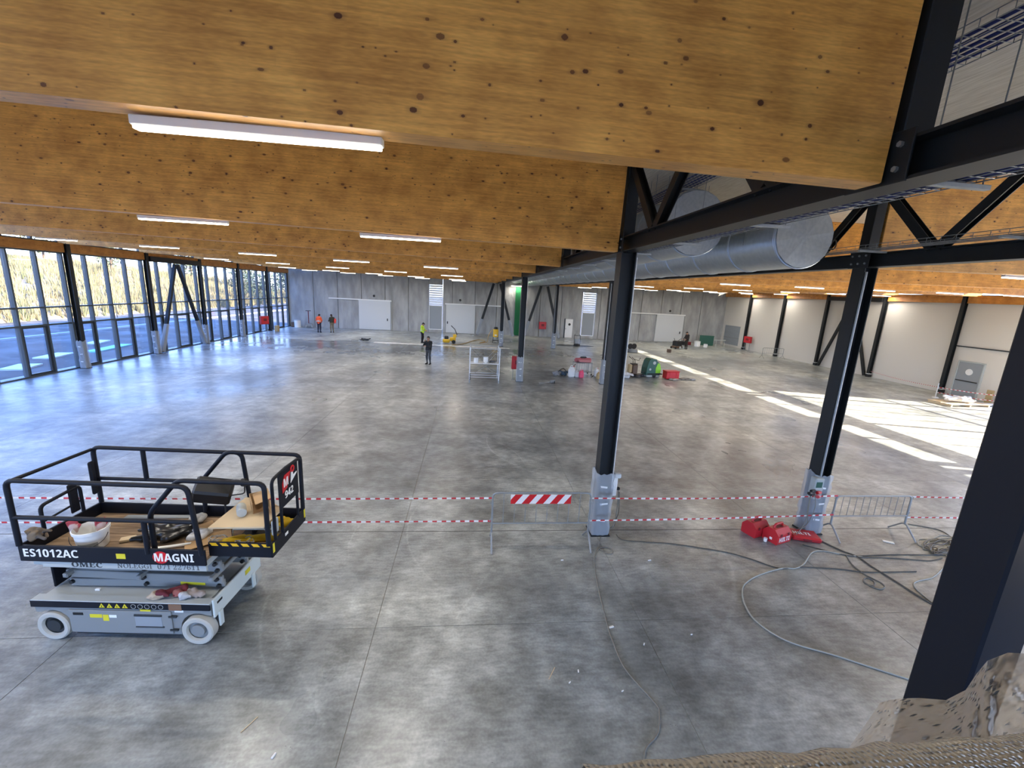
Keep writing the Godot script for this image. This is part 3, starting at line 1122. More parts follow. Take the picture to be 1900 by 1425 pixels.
func services() -> void:
	# two big round ducts
	for q in [[6.05, 5.97, -7.55, 0.56, "large galvanised round duct with the end cap further out, on the white wall's side"], [4.48, 6.25, -8.6, 0.63, "large galvanised round duct half behind the girder, on the glazed facade's side"]]:
		var d := thing("ventilation_duct", q[4], "duct", Vector3(q[0], q[1], q[2]), 0, "round ventilation ducts")
		var r: float = q[3]
		var z := 0.0
		var seg := MB.new()
		seg.x = Transform3D(Basis(Vector3.RIGHT, -PI / 2), Vector3.ZERO)
		seg.lathe(PackedVector2Array([Vector2(r - 0.002, 0.0), Vector2(r, 0.05), Vector2(r, 1.44), Vector2(r - 0.002, 1.49)]), 40)
		var sm := seg.mesh()
		var ring := MB.new()
		ring.x = Transform3D(Basis(Vector3.RIGHT, -PI / 2), Vector3.ZERO)
		ring.lathe(PackedVector2Array([Vector2(r, -0.035), Vector2(r + 0.016, -0.028), Vector2(r + 0.016, -0.012), Vector2(r + 0.004, 0.0), Vector2(r + 0.016, 0.012), Vector2(r + 0.016, 0.028), Vector2(r, 0.035)]), 40)
		var rm := ring.mesh()
		var i := 0
		while q[2] - z > -44.0:
			put(d, "duct_section", sm, M["galvanised sheet"]).position.z = -z
			put(d, "joint_ring", rm, M["galvanised sheet"]).position.z = -z if i > 0 else -0.06
			z += 1.49
			i += 1
		# end cap: a star of creases
		var cap := MB.new()
		var n := 16
		for k in n:
			var a0 := TAU * k / n + 0.2
			var a1 := TAU * (k + 1) / n + 0.2
			var h0 := 0.005 if k % 2 == 0 else -0.003
			var h1 := -0.003 if k % 2 == 0 else 0.005
			cap.ftri(Vector3(0, 0, 0.03), Vector3(cos(a0) * r, sin(a0) * r, h0), Vector3(cos(a1) * r, sin(a1) * r, h1), Vector3.BACK)
		part(d, "end_cap", cap, M["galvanised dull"])
		for hz in [0.9, 3.9, 6.9]:
			for s in [-1.0, 1.0]:
				tubepart(d, "hanger_rod", [Vector3(s * (r + 0.03), -0.1, -hz), Vector3(s * (r + 0.03), 7.2 - q[1], -hz)], 0.006, M["galvanised tube"], 5)
	# wire trays with their cables
	for q in [[3.5, 5.66, 0.34, "galvanised wire cable tray with blue cables hung along the girder"], [4.3, 7.0, 0.5, "upper wire cable tray full of blue cables close under the deck"], [6.92, 5.74, 0.3, "wire basket tray lying along the girder by the red tool cases"]]:
		var t := thing("cable_tray", q[3], "cable tray", Vector3(q[0], q[1], 0), 0, "wire cable trays")
		var w: float = q[2]
		for k in 5:
			tubepart(t, "long_wire", [Vector3(-w / 2 + w * k / 4.0, 0, 3.0), Vector3(-w / 2 + w * k / 4.0, 0, -44.0)], 0.005, M["galvanised tube"], 5)
		for s in [-1.0, 1.0]:
			tubepart(t, "side_wire", [Vector3(s * w / 2, 0.07, 3.0), Vector3(s * w / 2, 0.07, -44.0)], 0.005, M["galvanised tube"], 5)
		var cw := MB.new()
		cw.tube(PackedVector3Array([Vector3(-w / 2, 0.07, 0), Vector3(-w / 2, 0, 0), Vector3(w / 2, 0, 0), Vector3(w / 2, 0.07, 0)]), 0.004, 5)
		var cm := cw.mesh()
		var step := 0.12 if q[0] < 6.0 else 0.2
		for k in 150:
			put(t, "cross_wire", cm, M["galvanised tube"]).position.z = -0.6 - step * k
		if q[0] < 6.0:
			for k in 5:
				tubepart(t, "cable", [Vector3(-w * 0.36 + w * 0.18 * k, 0.018, 3.0), Vector3(-w * 0.36 + w * 0.18 * k, 0.018, -44.0)], 0.016, M["blue cable"], 6)
		for k in 9:
			var z := -1.0 - 2.0 * k
			boxpart(t, "bracket", Vector3(0, -0.03, z), Vector3(w + 0.22, 0.035, 0.045), M["galvanised dull"], 0.004)
			if q[0] < 6.0:
				for s in [-1.0, 1.0]:
					tubepart(t, "hanger_rod", [Vector3(s * (w / 2 + 0.06), -0.04, z), Vector3(s * (w / 2 + 0.06), 7.2 - q[1], z)], 0.005, M["galvanised tube"], 5)
	# a grey lintel plate and a hose ring hung on the far side of the corridor
	var hr := MB.new()
	var pts := []
	for i in 25:
		pts.append(Vector3(0, cos(TAU * i / 24.0) * 0.09, sin(TAU * i / 24.0) * 0.06))
	hr.tube(PackedVector3Array(pts), 0.012, 6, false)
	solo("cable_ring", hr, M["dark cable"], "small ring of cable hanging at the end of the round duct", "cable", Vector3(7.0, 5.92, -7.95))
	# lamp at the far end of the service corridor
	var cl := thing("corridor_light", "bright white lamp hanging in the corridor above the green curtain", "lamp", Vector3(4.9, 5.35, -45.95))
	boxpart(cl, "housing", Vector3(0, 0.05, 0), Vector3(1.3, 0.08, 0.16), M["white plastic"], 0.01)
	boxpart(cl, "diffuser", Vector3(0, -0.01, 0), Vector3(1.26, 0.04, 0.14), M["lamp diffuser"], 0.008)
	for sx in [-0.5, 0.5]:
		tubepart(cl, "hanger_rod", [Vector3(sx, 0.09, 0), Vector3(sx, 1.85, 0)], 0.006, M["galvanised tube"], 5)
	var ca := AreaLight3D.new()
	ca.name = "lamp_light"
	ca.area_size = Vector2(1.2, 0.12)
	ca.light_color = Color(1.0, 0.97, 0.93)
	ca.light_energy = LAMP
	ca.shadow_enabled = true
	ca.rotation.x = -PI / 2
	ca.position.y = -0.04
	ca.area_range = 60.0
	cl.add_child(ca)
	# strip lights under the beams
	var dm := MB.new()
	dm.box(Vector3.ZERO, Vector3(1.32, 0.02, 0.055), 0.004)
	var dmm := dm.mesh()
	var hm := MB.new()
	hm.box(Vector3.ZERO, Vector3(1.34, 0.05, 0.07), 0.005)
	var hmm := hm.mesh()
	for side in 2:
		for k in [0, 1, 3, 5, 7, 8]:
			if side == 1 and k == 0:
				continue
			for j in 6:
				var xc := -1.206 - 3.406 * j if side == 0 else 11.1 + 3.4 * j
				if side == 0 and j > 4:
					continue
				if side == 1 and j > 5:
					continue
				var ys := soffit_l(xc) if side == 0 else soffit_r(xc)
				var l := thing("strip_light", "white LED strip light, %s from the %s, under the %s beam from the handrail" % [ordinal(4 - j) if side == 0 else ordinal(5 - j), "glazed facade" if side == 0 else "white wall", ordinal(k)], "lamp", Vector3(xc, ys - 0.026, bay(k) - (0.06 if k < 2 else 0.04)), 0, "LED strips under the beams")
				put(l, "housing", hmm, M["white plastic"])
				put(l, "diffuser", dmm, M["lamp diffuser"]).position.y = -0.034
				var a := AreaLight3D.new()
				a.name = "lamp_light"
				a.area_size = Vector2(1.3, 0.05)
				a.light_color = Color(1.0, 0.97, 0.93)
				a.light_energy = LAMP
				a.shadow_enabled = true
				a.rotation.x = -PI / 2
				a.position.y = -0.05
				a.area_range = 60.0
				l.add_child(a)

# ------------------------------------------------------------------ scissor lift
const LIFT_AT := Vector3(-5.22, 0, -5.12)
const LIFT_TURN := -0.0698

func on_lift(p: Vector3) -> Vector3:
	return LIFT_AT + Basis(Vector3.UP, LIFT_TURN) * p

func scissor_lift() -> void:
	var L := thing("scissor_lift", "grey and navy scissor lift parked on the concrete, platform loaded with a white bucket", "scissor lift", LIFT_AT, LIFT_TURN)
	var navy: Material = M["navy steel"]
	var grey: Material = M["grey paint"]
	# chassis outline with wheel arches
	var P := PackedVector2Array([Vector2(-0.21, 0.56), Vector2(2.0, 0.56), Vector2(2.0, 0.40)])
	for i in 7:
		var a := lerpf(0.35, 1.0, i / 6.0) * PI
		P.append(Vector2(1.83 + cos(a) * 0.235, 0.2 + sin(a) * 0.235))
	P.append(Vector2(1.595, 0.11))
	P.append(Vector2(0.235, 0.11))
	for i in 7:
		var a := lerpf(0.0, 0.68, i / 6.0) * PI
		P.append(Vector2(cos(a) * 0.235, 0.2 + sin(a) * 0.235))
	P.append(Vector2(-0.19, 0.40))
	var cb := MB.new()
	cb.prism(P, -1.08, -0.02)
	var ch := part(L, "chassis", cb, grey)
	boxpart(ch, "tray_rim", Vector3(0.89, 0.575, -0.06), Vector3(2.22, 0.03, 0.12), M["light grey paint"], 0.005)
	boxpart(ch, "tray_rim", Vector3(0.89, 0.575, -1.03), Vector3(2.22, 0.03, 0.1), M["light grey paint"], 0.005)
	boxpart(ch, "tray_floor", Vector3(0.89, 0.565, -0.5), Vector3(2.1, 0.012, 0.9), M["light grey paint"])
	boxpart(ch, "skirt", Vector3(0.9, 0.1, -0.05), Vector3(1.3, 0.05, 0.03), M["facade dark"])
	var dr := boxpart(L, "side_door", Vector3(0.86, 0.29, -0.012), Vector3(1.28, 0.33, 0.018), grey, 0.004)
	boxpart(dr, "latch", Vector3(-0.52, 0.11, 0.008), Vector3(0.13, 0.04, 0.01), M["dark void"], 0.015)
	boxpart(dr, "handle_recess", Vector3(0.35, 0.03, 0.008), Vector3(0.34, 0.17, 0.012), M["shutter grey"], 0.01)
	boxpart(dr, "handle_bar", Vector3(0.35, 0.11, 0.012), Vector3(0.35, 0.03, 0.016), M["facade dark"], 0.005)
	boxpart(dr, "handle_bar", Vector3(0.36, -0.06, 0.012), Vector3(0.36, 0.02, 0.016), M["facade dark"], 0.005)
	boxpart(dr, "hinge", Vector3(0.66, 0.1, 0.01), Vector3(0.1, 0.025, 0.02), M["facade dark"])
	boxpart(dr, "hinge", Vector3(0.66, -0.1, 0.01), Vector3(0.1, 0.025, 0.02), M["facade dark"])
	for q in [[-0.3, 0.085, 0.15, 0.05], [-0.18, 0.06, 0.07, 0.09]]:
		boxpart(dr, "warning_sticker", Vector3(q[0], q[1], 0.01), Vector3(q[2], q[3], 0.003), M["yellow sticker"])
	boxpart(dr, "warning_sticker", Vector3(-0.09, 0.085, 0.01), Vector3(0.09, 0.04, 0.003), M["paper white"])
	boxpart(L, "warning_sticker", Vector3(1.18, 0.475, -0.01), Vector3(0.13, 0.045, 0.003), M["yellow sticker"])
	boxpart(L, "warning_sticker", Vector3(1.6, 0.475, -0.01), Vector3(0.11, 0.05, 0.003), M["paper white"])
	var band := boxpart(L, "decal_band", Vector3(0.89, 0.535, -0.008), Vector3(2.22, 0.09, 0.024), M["navy steel"], 0.003)
	for i in 4:
		var tb := MB.new()
		tb.prism(PackedVector2Array([Vector2(-0.035, -0.026), Vector2(0.035, -0.026), Vector2(0, 0.034)]), 0.0, 0.003)
		part(band, "warning_triangle", tb, M["yellow sticker"]).position = Vector3(-0.13 + 0.095 * i - 0.1, 0, 0.012)
		boxpart(band, "warning_mark", Vector3(-0.13 + 0.095 * i - 0.1, -0.005, 0.016), Vector3(0.008, 0.024, 0.002), M["black plastic"])
	for i in 5:
		var rb := MB.new()
		var pp := []
		for k in 13:
			pp.append(Vector3(cos(TAU * k / 12.0) * 0.03, sin(TAU * k / 12.0) * 0.03, 0))
		rb.tube(PackedVector3Array(pp), 0.003, 4, false)
		part(band, "safety_icon", rb, M["light grey paint"]).position = Vector3(0.16 + 0.085 * i, 0, 0.013)
	boxpart(band, "clear_pocket", Vector3(0.68, 0.0, 0.014), Vector3(0.16, 0.09, 0.004), M["brown cloth"])
	# wheels
	var tb2 := MB.new()
	tb2.x = Transform3D(Basis(Vector3.RIGHT, PI / 2), Vector3.ZERO)
	tb2.lathe(PackedVector2Array([Vector2(0.12, -0.06), Vector2(0.185, -0.065), Vector2(0.2, -0.05), Vector2(0.2, 0.05), Vector2(0.185, 0.065), Vector2(0.14, 0.06), Vector2(0.125, 0.03)]), 28)
	var tm := tb2.mesh()
	var hb := MB.new()
	hb.x = Transform3D(Basis(Vector3.RIGHT, PI / 2), Vector3.ZERO)
	hb.lathe(PackedVector2Array([Vector2(0.13, 0.02), Vector2(0.09, 0.02), Vector2(0.085, 0.05), Vector2(0.0, 0.052)]), 20)
	var hbm := hb.mesh()
	for q in [[0.0, -0.06], [1.83, -0.03], [0.0, -1.02], [1.83, -1.05]]:
		var w := put(L, "wheel", tm, M["grey tyre"])
		w.position = Vector3(q[0], 0.2, q[1])
		put(w, "hub", hbm, M["facade dark"] if q[0] < 1.0 else grey)
	# folded scissor stack
	for s in [-0.30, -0.82]:
		for i in 4:
			var b := MB.new()
			var y := 0.66 + 0.115 * i
			var tl := 0.022 * (1 if i % 2 == 0 else -1)
			b.bar(Vector3(0.02, y - tl, s + 0.03 * (i % 2)), Vector3(2.02, y + tl, s + 0.03 * (i % 2)), 0.05, 0.105, 0.008)
			var arm := part(L, "scissor_arm", b, grey)
			for px in [0.06, 1.02, 1.96]:
				var bb := MB.new()
				bb.x = Transform3D(Basis(Vector3.RIGHT, PI / 2), Vector3.ZERO)
				bb.lathe(PackedVector2Array([Vector2(0, 0.03), Vector2(0.026, 0.03), Vector2(0.03, 0.0)]), 10)
				part(arm, "pin", bb, M["black plastic"]).position = Vector3(px, y, s + 0.03 * (i % 2) + 0.026)
	boxpart(L, "warning_sticker", Vector3(1.62, 0.68, -0.268), Vector3(0.32, 0.045, 0.003), M["yellow sticker"])
	for i in 3:
		boxpart(L, "cross_tube", Vector3(0.1 + 0.92 * i, 0.83, -0.54), Vector3(0.06, 0.06, 0.78), grey, 0.01)
	tubepart(L, "cylinder", [Vector3(0.4, 0.7, -0.55), Vector3(1.9, 0.98, -0.55)], 0.06, M["black plastic"], 12)
	# end plate with step, navy ladder end on the far side
	var ep := boxpart(L, "end_plate", Vector3(2.03, 0.5, -0.55), Vector3(0.03, 0.26, 1.06), M["pale end plate"], 0.008)
	boxpart(ep, "warning_sticker", Vector3(0.017, 0.03, -0.2), Vector3(0.003, 0.07, 0.12), M["yellow sticker"])
	boxpart(ep, "slot", Vector3(0.017, 0.05, 0.42), Vector3(0.004, 0.03, 0.1), M["dark void"])
	boxpart(L, "guard_bracket", Vector3(2.05, 0.3, -0.12), Vector3(0.03, 0.22, 0.08), M["pale end plate"], 0.01)
	boxpart(L, "guard_bracket", Vector3(2.05, 0.3, -0.86), Vector3(0.03, 0.22, 0.08), M["pale end plate"], 0.01)
	boxpart(L, "ladder_plate", Vector3(-0.16, 0.86, -0.5), Vector3(0.03, 0.56, 0.5), navy, 0.01)
	# platform
	boxpart(L, "platform_frame", Vector3(0.9, 1.1, -0.54), Vector3(2.1, 0.1, 0.96), M["light grey paint"], 0.01)
	var sub := boxpart(L, "side_frame", Vector3(1.0, 1.1, -0.04), Vector3(2.0, 0.1, 0.03), M["light grey paint"], 0.004)
	text(sub, "lettering", "OMEC", Vector3(-0.46, 0.0, 0.017), 0.095, M["facade dark"], Vector3.ZERO, "Droid Serif", true, 1.3)
	text(sub, "lettering", "NOLEGGI", Vector3(0.12, 0.0, 0.017), 0.085, M["shutter dark"], Vector3.ZERO, "Droid Serif", false, 1.1)
	text(sub, "lettering", "071 227611", Vector3(0.66, 0.0, 0.017), 0.09, M["shutter dark"], Vector3.ZERO, "Droid Serif", false, 1.1)
	var dkb := boxpart(L, "deck", Vector3(0.9, 1.185, -0.54), Vector3(2.16, 0.03, 1.04), M["deck planks"])
	for i in 6:
		boxpart(dkb, "plank_strip", Vector3(0, 0.017, -0.44 + 0.175 * i), Vector3(2.14, 0.006, 0.165), M["deck planks"], 0.002)
	var tf := boxpart(L, "toe_board", Vector3(0.9, 1.255, -0.012), Vector3(2.24, 0.22, 0.03), navy, 0.006)
	text(tf, "lettering", "ES1012AC", Vector3(-0.74, 0.01, 0.016), 0.145, M["paper white"], Vector3.ZERO, "Droid Sans", true, 1.0)
	boxpart(tf, "warning_sticker", Vector3(0.1, 0.0, 0.017), Vector3(0.11, 0.07, 0.003), M["yellow sticker"])
	var lb := MB.new()
	var oval := PackedVector2Array()
	for i in 20:
		oval.append(Vector2(cos(TAU * i / 20) * 0.095, sin(TAU * i / 20) * 0.085))
	lb.prism(oval, 0.0, 0.003)
	var lg := part(tf, "logo", lb, M["hazard red"])
	lg.position = Vector3(0.58, 0.0, 0.016)
	text(tf, "lettering", "MAGNI", Vector3(0.74, 0.0, 0.02), 0.15, M["paper white"], Vector3.ZERO, "Droid Sans", true, 0.95)
	boxpart(L, "toe_board", Vector3(0.9, 1.255, -1.085), Vector3(2.24, 0.22, 0.03), navy, 0.006)
	boxpart(L, "toe_board", Vector3(-0.205, 1.255, -0.55), Vector3(0.03, 0.22, 1.04), navy, 0.006)
	# sliding extension
	boxpart(L, "extension_deck", Vector3(2.37, 1.235, -0.58), Vector3(0.78, 0.03, 0.84), M["deck planks"])
	var xf := boxpart(L, "extension_toe_board", Vector3(2.38, 1.3, -0.14), Vector3(0.8, 0.2, 0.03), navy, 0.006)
	for i in 6:
		var hz := MB.new()
		hz.prism(PackedVector2Array([Vector2(-0.05, 0.02), Vector2(0.03, 0.02), Vector2(0.06, -0.02), Vector2(-0.02, -0.02)]), 0.0, 0.003)
		part(xf, "hazard_stripe", hz, M["yellow paint"]).position = Vector3(-0.33 + 0.13 * i, 0.075, 0.016)
	boxpart(L, "extension_toe_board", Vector3(2.38, 1.3, -1.03), Vector3(0.8, 0.2, 0.03), navy, 0.006)
	var xe := boxpart(L, "extension_end_board", Vector3(2.77, 1.3, -0.585), Vector3(0.03, 0.2, 0.92), navy, 0.006)
	boxpart(xe, "warning_sticker", Vector3(0.017, 0.03, 0.1), Vector3(0.003, 0.04, 0.08), M["paper white"])
	for s in [-0.43, 0.43]:
		boxpart(xe, "hazard_stripe", Vector3(0.017, 0.03, s), Vector3(0.003, 0.13, 0.04), M["yellow sticker"])
	# guard rails
	for q in [[0.0, -0.005], [1.0, -1.09]]:
		var z: float = q[1]
		var r := 0.03
		var gr := MB.new()
		gr.tube(bend([Vector3(-0.2, 1.36, z), Vector3(-0.2, 2.22, z), Vector3(1.9, 2.22, z), Vector3(1.98, 1.3, z)], 0.1), r, 8)
		part(L, "guard_rail", gr, navy)
		tubepart(L, "mid_rail", [Vector3(-0.2, 1.74, z), Vector3(1.94, 1.75, z)], r * 0.9, navy)
		tubepart(L, "rail_post", [Vector3(0.5, 1.74, z), Vector3(0.5, 2.22, z)] if q[0] > 0.5 else [Vector3(1.33, 1.3, z), Vector3(1.33, 1.75, z)], r, navy)
		var z2 := z - 0.09 if q[0] < 0.5 else z + 0.06
		var gx := MB.new()
		gx.tube(bend([Vector3(1.34, 1.3, z2), Vector3(1.34, 1.8, z2), Vector3(1.72, 2.25, z2), Vector3(2.76, 2.25, z2), Vector3(2.76, 1.4, z2)], 0.09), r, 8)
		part(L, "extension_rail", gx, navy)
	var lg2 := MB.new()
	lg2.tube(PackedVector3Array([Vector3(-0.2, 2.19, -0.02), Vector3(-0.2, 2.19, -1.07)]), 0.024, 8)
	part(L, "end_rail", lg2, navy)
	var gate := MB.new()
	gate.tube(bend([Vector3(-0.2, 1.4, -0.3), Vector3(-0.2, 1.72, -0.3), Vector3(-0.2, 1.76, -0.82), Vector3(-0.2, 1.36, -0.82)], 0.07), 0.022, 8)
	gate.tube(PackedVector3Array([Vector3(-0.2, 1.5, -0.3), Vector3(-0.2, 1.54, -0.82)]), 0.016, 6)
	part(L, "entry_gate", gate, navy)
	boxpart(L, "gate_plate", Vector3(-0.2, 1.62, -0.72), Vector3(0.03, 0.42, 0.13), navy, 0.03)
	boxpart(L, "gate_plate", Vector3(-0.19, 1.78, -1.02), Vector3(0.05, 0.5, 0.09), navy, 0.02)
	# end panel with the emblem
	for z in [-0.24, -1.0]:
		var fr := MB.new()
		fr.tube(bend([Vector3(2.77, 1.4, z), Vector3(2.77, 2.22, z), Vector3(2.77, 2.24, -0.6)], 0.08), 0.022, 8)
		part(L, "end_frame", fr, navy)
	var pl := boxpart(L, "end_panel", Vector3(2.775, 1.98, -0.64), Vector3(0.015, 0.5, 0.52), navy, 0.004)
	var sh := MB.new()
	sh.prism(PackedVector2Array([Vector2(-0.2, -0.13), Vector2(-0.08, -0.1), Vector2(-0.02, 0.0), Vector2(0.03, 0.1), Vector2(-0.13, 0.1), Vector2(-0.2, 0.0)]), 0, 0.004)
	var sp := part(pl, "logo", sh, M["hazard red"])
	sp.rotation.y = PI / 2
	sp.position = Vector3(0.008, 0.08, -0.02)
	text(pl, "lettering", "M", Vector3(0.014, 0.075, 0.085), 0.16, M["paper white"], Vector3(0, PI / 2, 0))
	var sh2 := MB.new()
	sh2.prism(PackedVector2Array([Vector2(0.02, -0.1), Vector2(0.2, -0.02), Vector2(0.2, 0.0), Vector2(0.1, -0.01), Vector2(0.09, 0.06), Vector2(0.05, 0.06)]), 0, 0.004)
	var sp2 := part(pl, "logo", sh2, M["paper white"])
	sp2.rotation.y = PI / 2
	sp2.position = Vector3(0.008, 0.1, -0.02)
	var rr := MB.new()
	var pp2 := []
	for k in 13:
		pp2.append(Vector3(0, cos(TAU * k / 12.0) * 0.04, sin(TAU * k / 12.0) * 0.04))
	rr.tube(PackedVector3Array(pp2), 0.012, 6, false)
	part(pl, "logo", rr, M["hazard red"]).position = Vector3(0.012, 0.19, -0.1)
	text(pl, "lettering", "942", Vector3(0.014, -0.1, 0.02), 0.14, M["paper white"], Vector3(0, PI / 2, 0))
	for z in [-0.42, -0.86]:
		tubepart(L, "end_post", [Vector3(2.77, 1.36, z), Vector3(2.77, 1.76, z)], 0.02, navy)
	boxpart(L, "manual_box", Vector3(2.74, 1.55, -0.3), Vector3(0.03, 0.2, 0.14), M["light grey paint"], 0.01)
	# control box slung on the far rail
	var cbx := MB.new()
	cbx.x = Transform3D(Basis.from_euler(Vector3(0.5, 0.25, -0.32)), Vector3(1.62, 1.74, -0.84))
	cbx.box(Vector3.ZERO, Vector3(0.46, 0.26, 0.3), 0.03)
	var cpo := part(L, "control_box", cbx, M["black plastic"])
	var cl := MB.new()
	cl.tube(bend([Vector3(1.84, 1.88, -0.8), Vector3(1.95, 1.94, -0.8), Vector3(2.06, 1.90, -0.84), Vector3(2.04, 1.70, -0.86), Vector3(1.84, 1.68, -0.82)], 0.05), 0.009, 6)
	part(cpo, "guard_loop", cl, M["black plastic"])
	var jb := MB.new()
	jb.box(Vector3(2.05, 1.88, -0.84), Vector3(0.09, 0.11, 0.07), 0.02)
	part(cpo, "joystick", jb, M["black plastic"])
	var cc := MB.new()
	cc.tube(curve([Vector3(1.7, 1.70, -0.84), Vector3(1.78, 1.7, -0.8), Vector3(1.76, 1.45, -0.84), Vector3(1.7, 1.22, -0.9)]), 0.012, 6)
	part(cpo, "control_cable", cc, M["black rubber"])

func sdf_blob(seed0: int, r: Vector3, lumps: int, cols: Array) -> MB:
	var rr := RandomNumberGenerator.new()
	rr.seed = seed0
	var bones := []
	for i in lumps:
		var a := Vector3(rr.randf_range(-1, 1), rr.randf_range(0.1, 0.9), rr.randf_range(-1, 1)) * r
		var b := Vector3(rr.randf_range(-1, 1), rr.randf_range(0.1, 0.9), rr.randf_range(-1, 1)) * r
		var q := rr.randf_range(0.16, 0.3) * minf(r.x, minf(r.y * 1.4, r.z))
		bones.append([a, b, q, q * rr.randf_range(0.5, 1.0), cols[rr.randi() % cols.size()]])
	var m := MB.new()
	sdf(m, bones, maxf(r.x, r.z) * 0.06, 60.0)
	var low := 1e9
	for p in m.v:
		low = minf(low, p.y)
	for i in m.v.size():
		m.v[i].y -= low - 0.002
	return m

func lift_load() -> void:
	var D := 1.206
	# bucket with gloves in it
	var bk := thing("plaster_bucket", "white plastic plaster bucket standing on the lift platform with gloves hung in it", "bucket", on_lift(Vector3(0.42, D, -0.27)), 0.3)
	var bb := MB.new()
	bb.lathe(PackedVector2Array([Vector2(0, 0), Vector2(0.145, 0), Vector2(0.15, 0.01), Vector2(0.172, 0.22), Vector2(0.185, 0.225), Vector2(0.187, 0.262), Vector2(0.178, 0.265), Vector2(0.168, 0.225), Vector2(0.142, 0.015), Vector2(0, 0.015)]), 28)
	part(bk, "body", bb, M["white plastic"])
	var hd := MB.new()
	var hp := []
	for i in 13:
		hp.append(Vector3(cos(PI * i / 12.0) * 0.19, 0.2 - sin(PI * i / 12.0) * 0.13, 0.07 + 0.12 * sin(PI * i / 12.0)))
	hd.tube(PackedVector3Array(hp), 0.004, 5)
	part(bk, "bail", hd, M["black plastic"])
	var lb := MB.new()
	for i in 8:
		var a0 := 0.9 + 1.3 * i / 8.0
		var a1 := 0.9 + 1.3 * (i + 1) / 8.0
		lb.quad(Vector3(cos(a0) * 0.156, 0.05, sin(a0) * 0.156), Vector3(cos(a1) * 0.156, 0.05, sin(a1) * 0.156), Vector3(cos(a1) * 0.163, 0.11, sin(a1) * 0.163), Vector3(cos(a0) * 0.163, 0.11, sin(a0) * 0.163), Vector3(0, 0, 1))
	part(bk, "printed_band", lb, M["shutter grey"])
	for q in [[0.22, 0.2, -0.25, 1, "red and white knitted glove hanging over the white bucket's rim"], [0.48, 0.19, -0.33, 2, "red glove standing up inside the white bucket"]]:
		var g := glove(q[3])
		solo("work_glove", g, M["coloured by vertex"], q[4], "glove", on_lift(Vector3(q[0], D + q[1], q[2])), 0.5 * q[3], "gloves in the bucket")
	# black bag, strips, boards
	var bg := sdf_blob(3, Vector3(0.34, 0.12, 0.16), 16, [Color(0.006, 0.006, 0.008), Color(0.012, 0.012, 0.014)])
	var bgm := mat("bin liner", Color.WHITE, 0.28)
	bgm.vertex_color_use_as_albedo = true
	solo("bin_bag", bg, bgm, "crumpled shiny black bin bag on the lift platform", "bag", on_lift(Vector3(1.18, D, -0.45)), 0.25)
	var sb := MB.new()
	sb.bar(Vector3(-0.42, 0.012, 0.1), Vector3(0.42, 0.03, -0.1), 0.045, 0.02, 0.003)
	solo("trim_strip", sb, M["paper white"], "long white trim strip lying before the black bin bag", "strip", on_lift(Vector3(1.2, D, -0.2)))
	var sb2 := MB.new()
	sb2.bar(Vector3(-0.22, 0.012, 0.0), Vector3(0.22, 0.012, -0.03), 0.05, 0.02, 0.003)
	solo("trim_strip", sb2, M["plywood"], "short pale wooden strip lying behind the black bin bag", "strip", on_lift(Vector3(0.98, D, -0.72)))
	var sb3 := MB.new()
	sb3.bar(Vector3(-0.5, 0.012, 0.0), Vector3(0.5, 0.012, 0.0), 0.08, 0.02, 0.003)
	solo("trim_strip", sb3, M["shutter grey"], "flat grey strip lying along the far toe board of the lift", "strip", on_lift(Vector3(0.75, D, -0.98)))
	var sb4 := MB.new()
	sb4.box(Vector3(0, 0.02, 0), Vector3(0.16, 0.035, 0.1), 0.005)
	solo("wood_offcut", sb4, M["plywood"], "small pale wooden offcut beside the white bucket", "wood block", on_lift(Vector3(0.74, D, -0.4)), 0.4)
	for q in [[1.3, -0.9, 0.07, 11, "crumpled ball of clear film by the far toe board"], [1.62, -0.5, 0.08, 12, "crumpled grey film wad next to the pale board"], [2.1, -0.85, 0.06, 13, "crumpled film wad under the pale board"]]:
		var fb := sdf_blob(q[3], Vector3(q[2], q[2], q[2]) * 1.3, 10, [Color(0.55, 0.55, 0.53), Color(0.4, 0.4, 0.4)])
		solo("film_wad", fb, M["coloured by vertex"], q[4], "film", on_lift(Vector3(q[0], (D if q[0] < 2.0 else 1.25) + 0.004, q[1])), 0, "film wads on the lift")
	for q in [[1.78, -0.42, 0.5, 0.26, "folded brown cardboard lying at the edge of the lift extension"], [1.5, -0.7, 0.26, 0.16, "loose cardboard flap on the lift platform by the pale board"]]:
		var cb := MB.new()
		cb.bar(Vector3(-q[2] / 2, 0.02, 0.06), Vector3(q[2] / 2, 0.05, -0.06), q[3], 0.006)
		solo("cardboard_piece", cb, M["cardboard"], q[4], "cardboard", on_lift(Vector3(q[0], D + 0.005, q[1])), 0.3, "cardboard on the lift")
	# board on an upturned stand, with an opened carton
	var st := MB.new()
	st.box(Vector3(0, 0.15, 0), Vector3(0.05, 0.3, 0.05), 0.004)
	st.box(Vector3(0, 0.01, 0), Vector3(0.3, 0.02, 0.3), 0.004)
	st.box(Vector3(0, 0.3, 0), Vector3(0.3, 0.02, 0.2), 0.004)
	solo("board_stand", st, M["black plastic"], "small black stand carrying the pale board on the lift", "stand", on_lift(Vector3(2.3, 1.253, -0.58)))
	var bd := MB.new()
	bd.x = Transform3D(Basis(Vector3.UP, -0.05), Vector3.ZERO)
	bd.prism(PackedVector2Array([Vector2(-0.36, -0.36), Vector2(0.34, -0.36), Vector2(0.34, 0.1), Vector2(-0.06, 0.44), Vector2(-0.36, 0.44)]), 0.0, 0.022)
	var bo := solo("plywood_board", bd, M["plywood"], "smooth pale plywood board laid flat over the lift extension", "board", on_lift(Vector3(2.32, 1.564, -0.55)), LIFT_TURN)
	bo.rotation.x = -PI / 2
	var cx := thing("cardboard_carton", "opened brown cardboard carton lying on the pale plywood board", "carton", on_lift(Vector3(2.33, 1.588, -0.7)), 0.55)
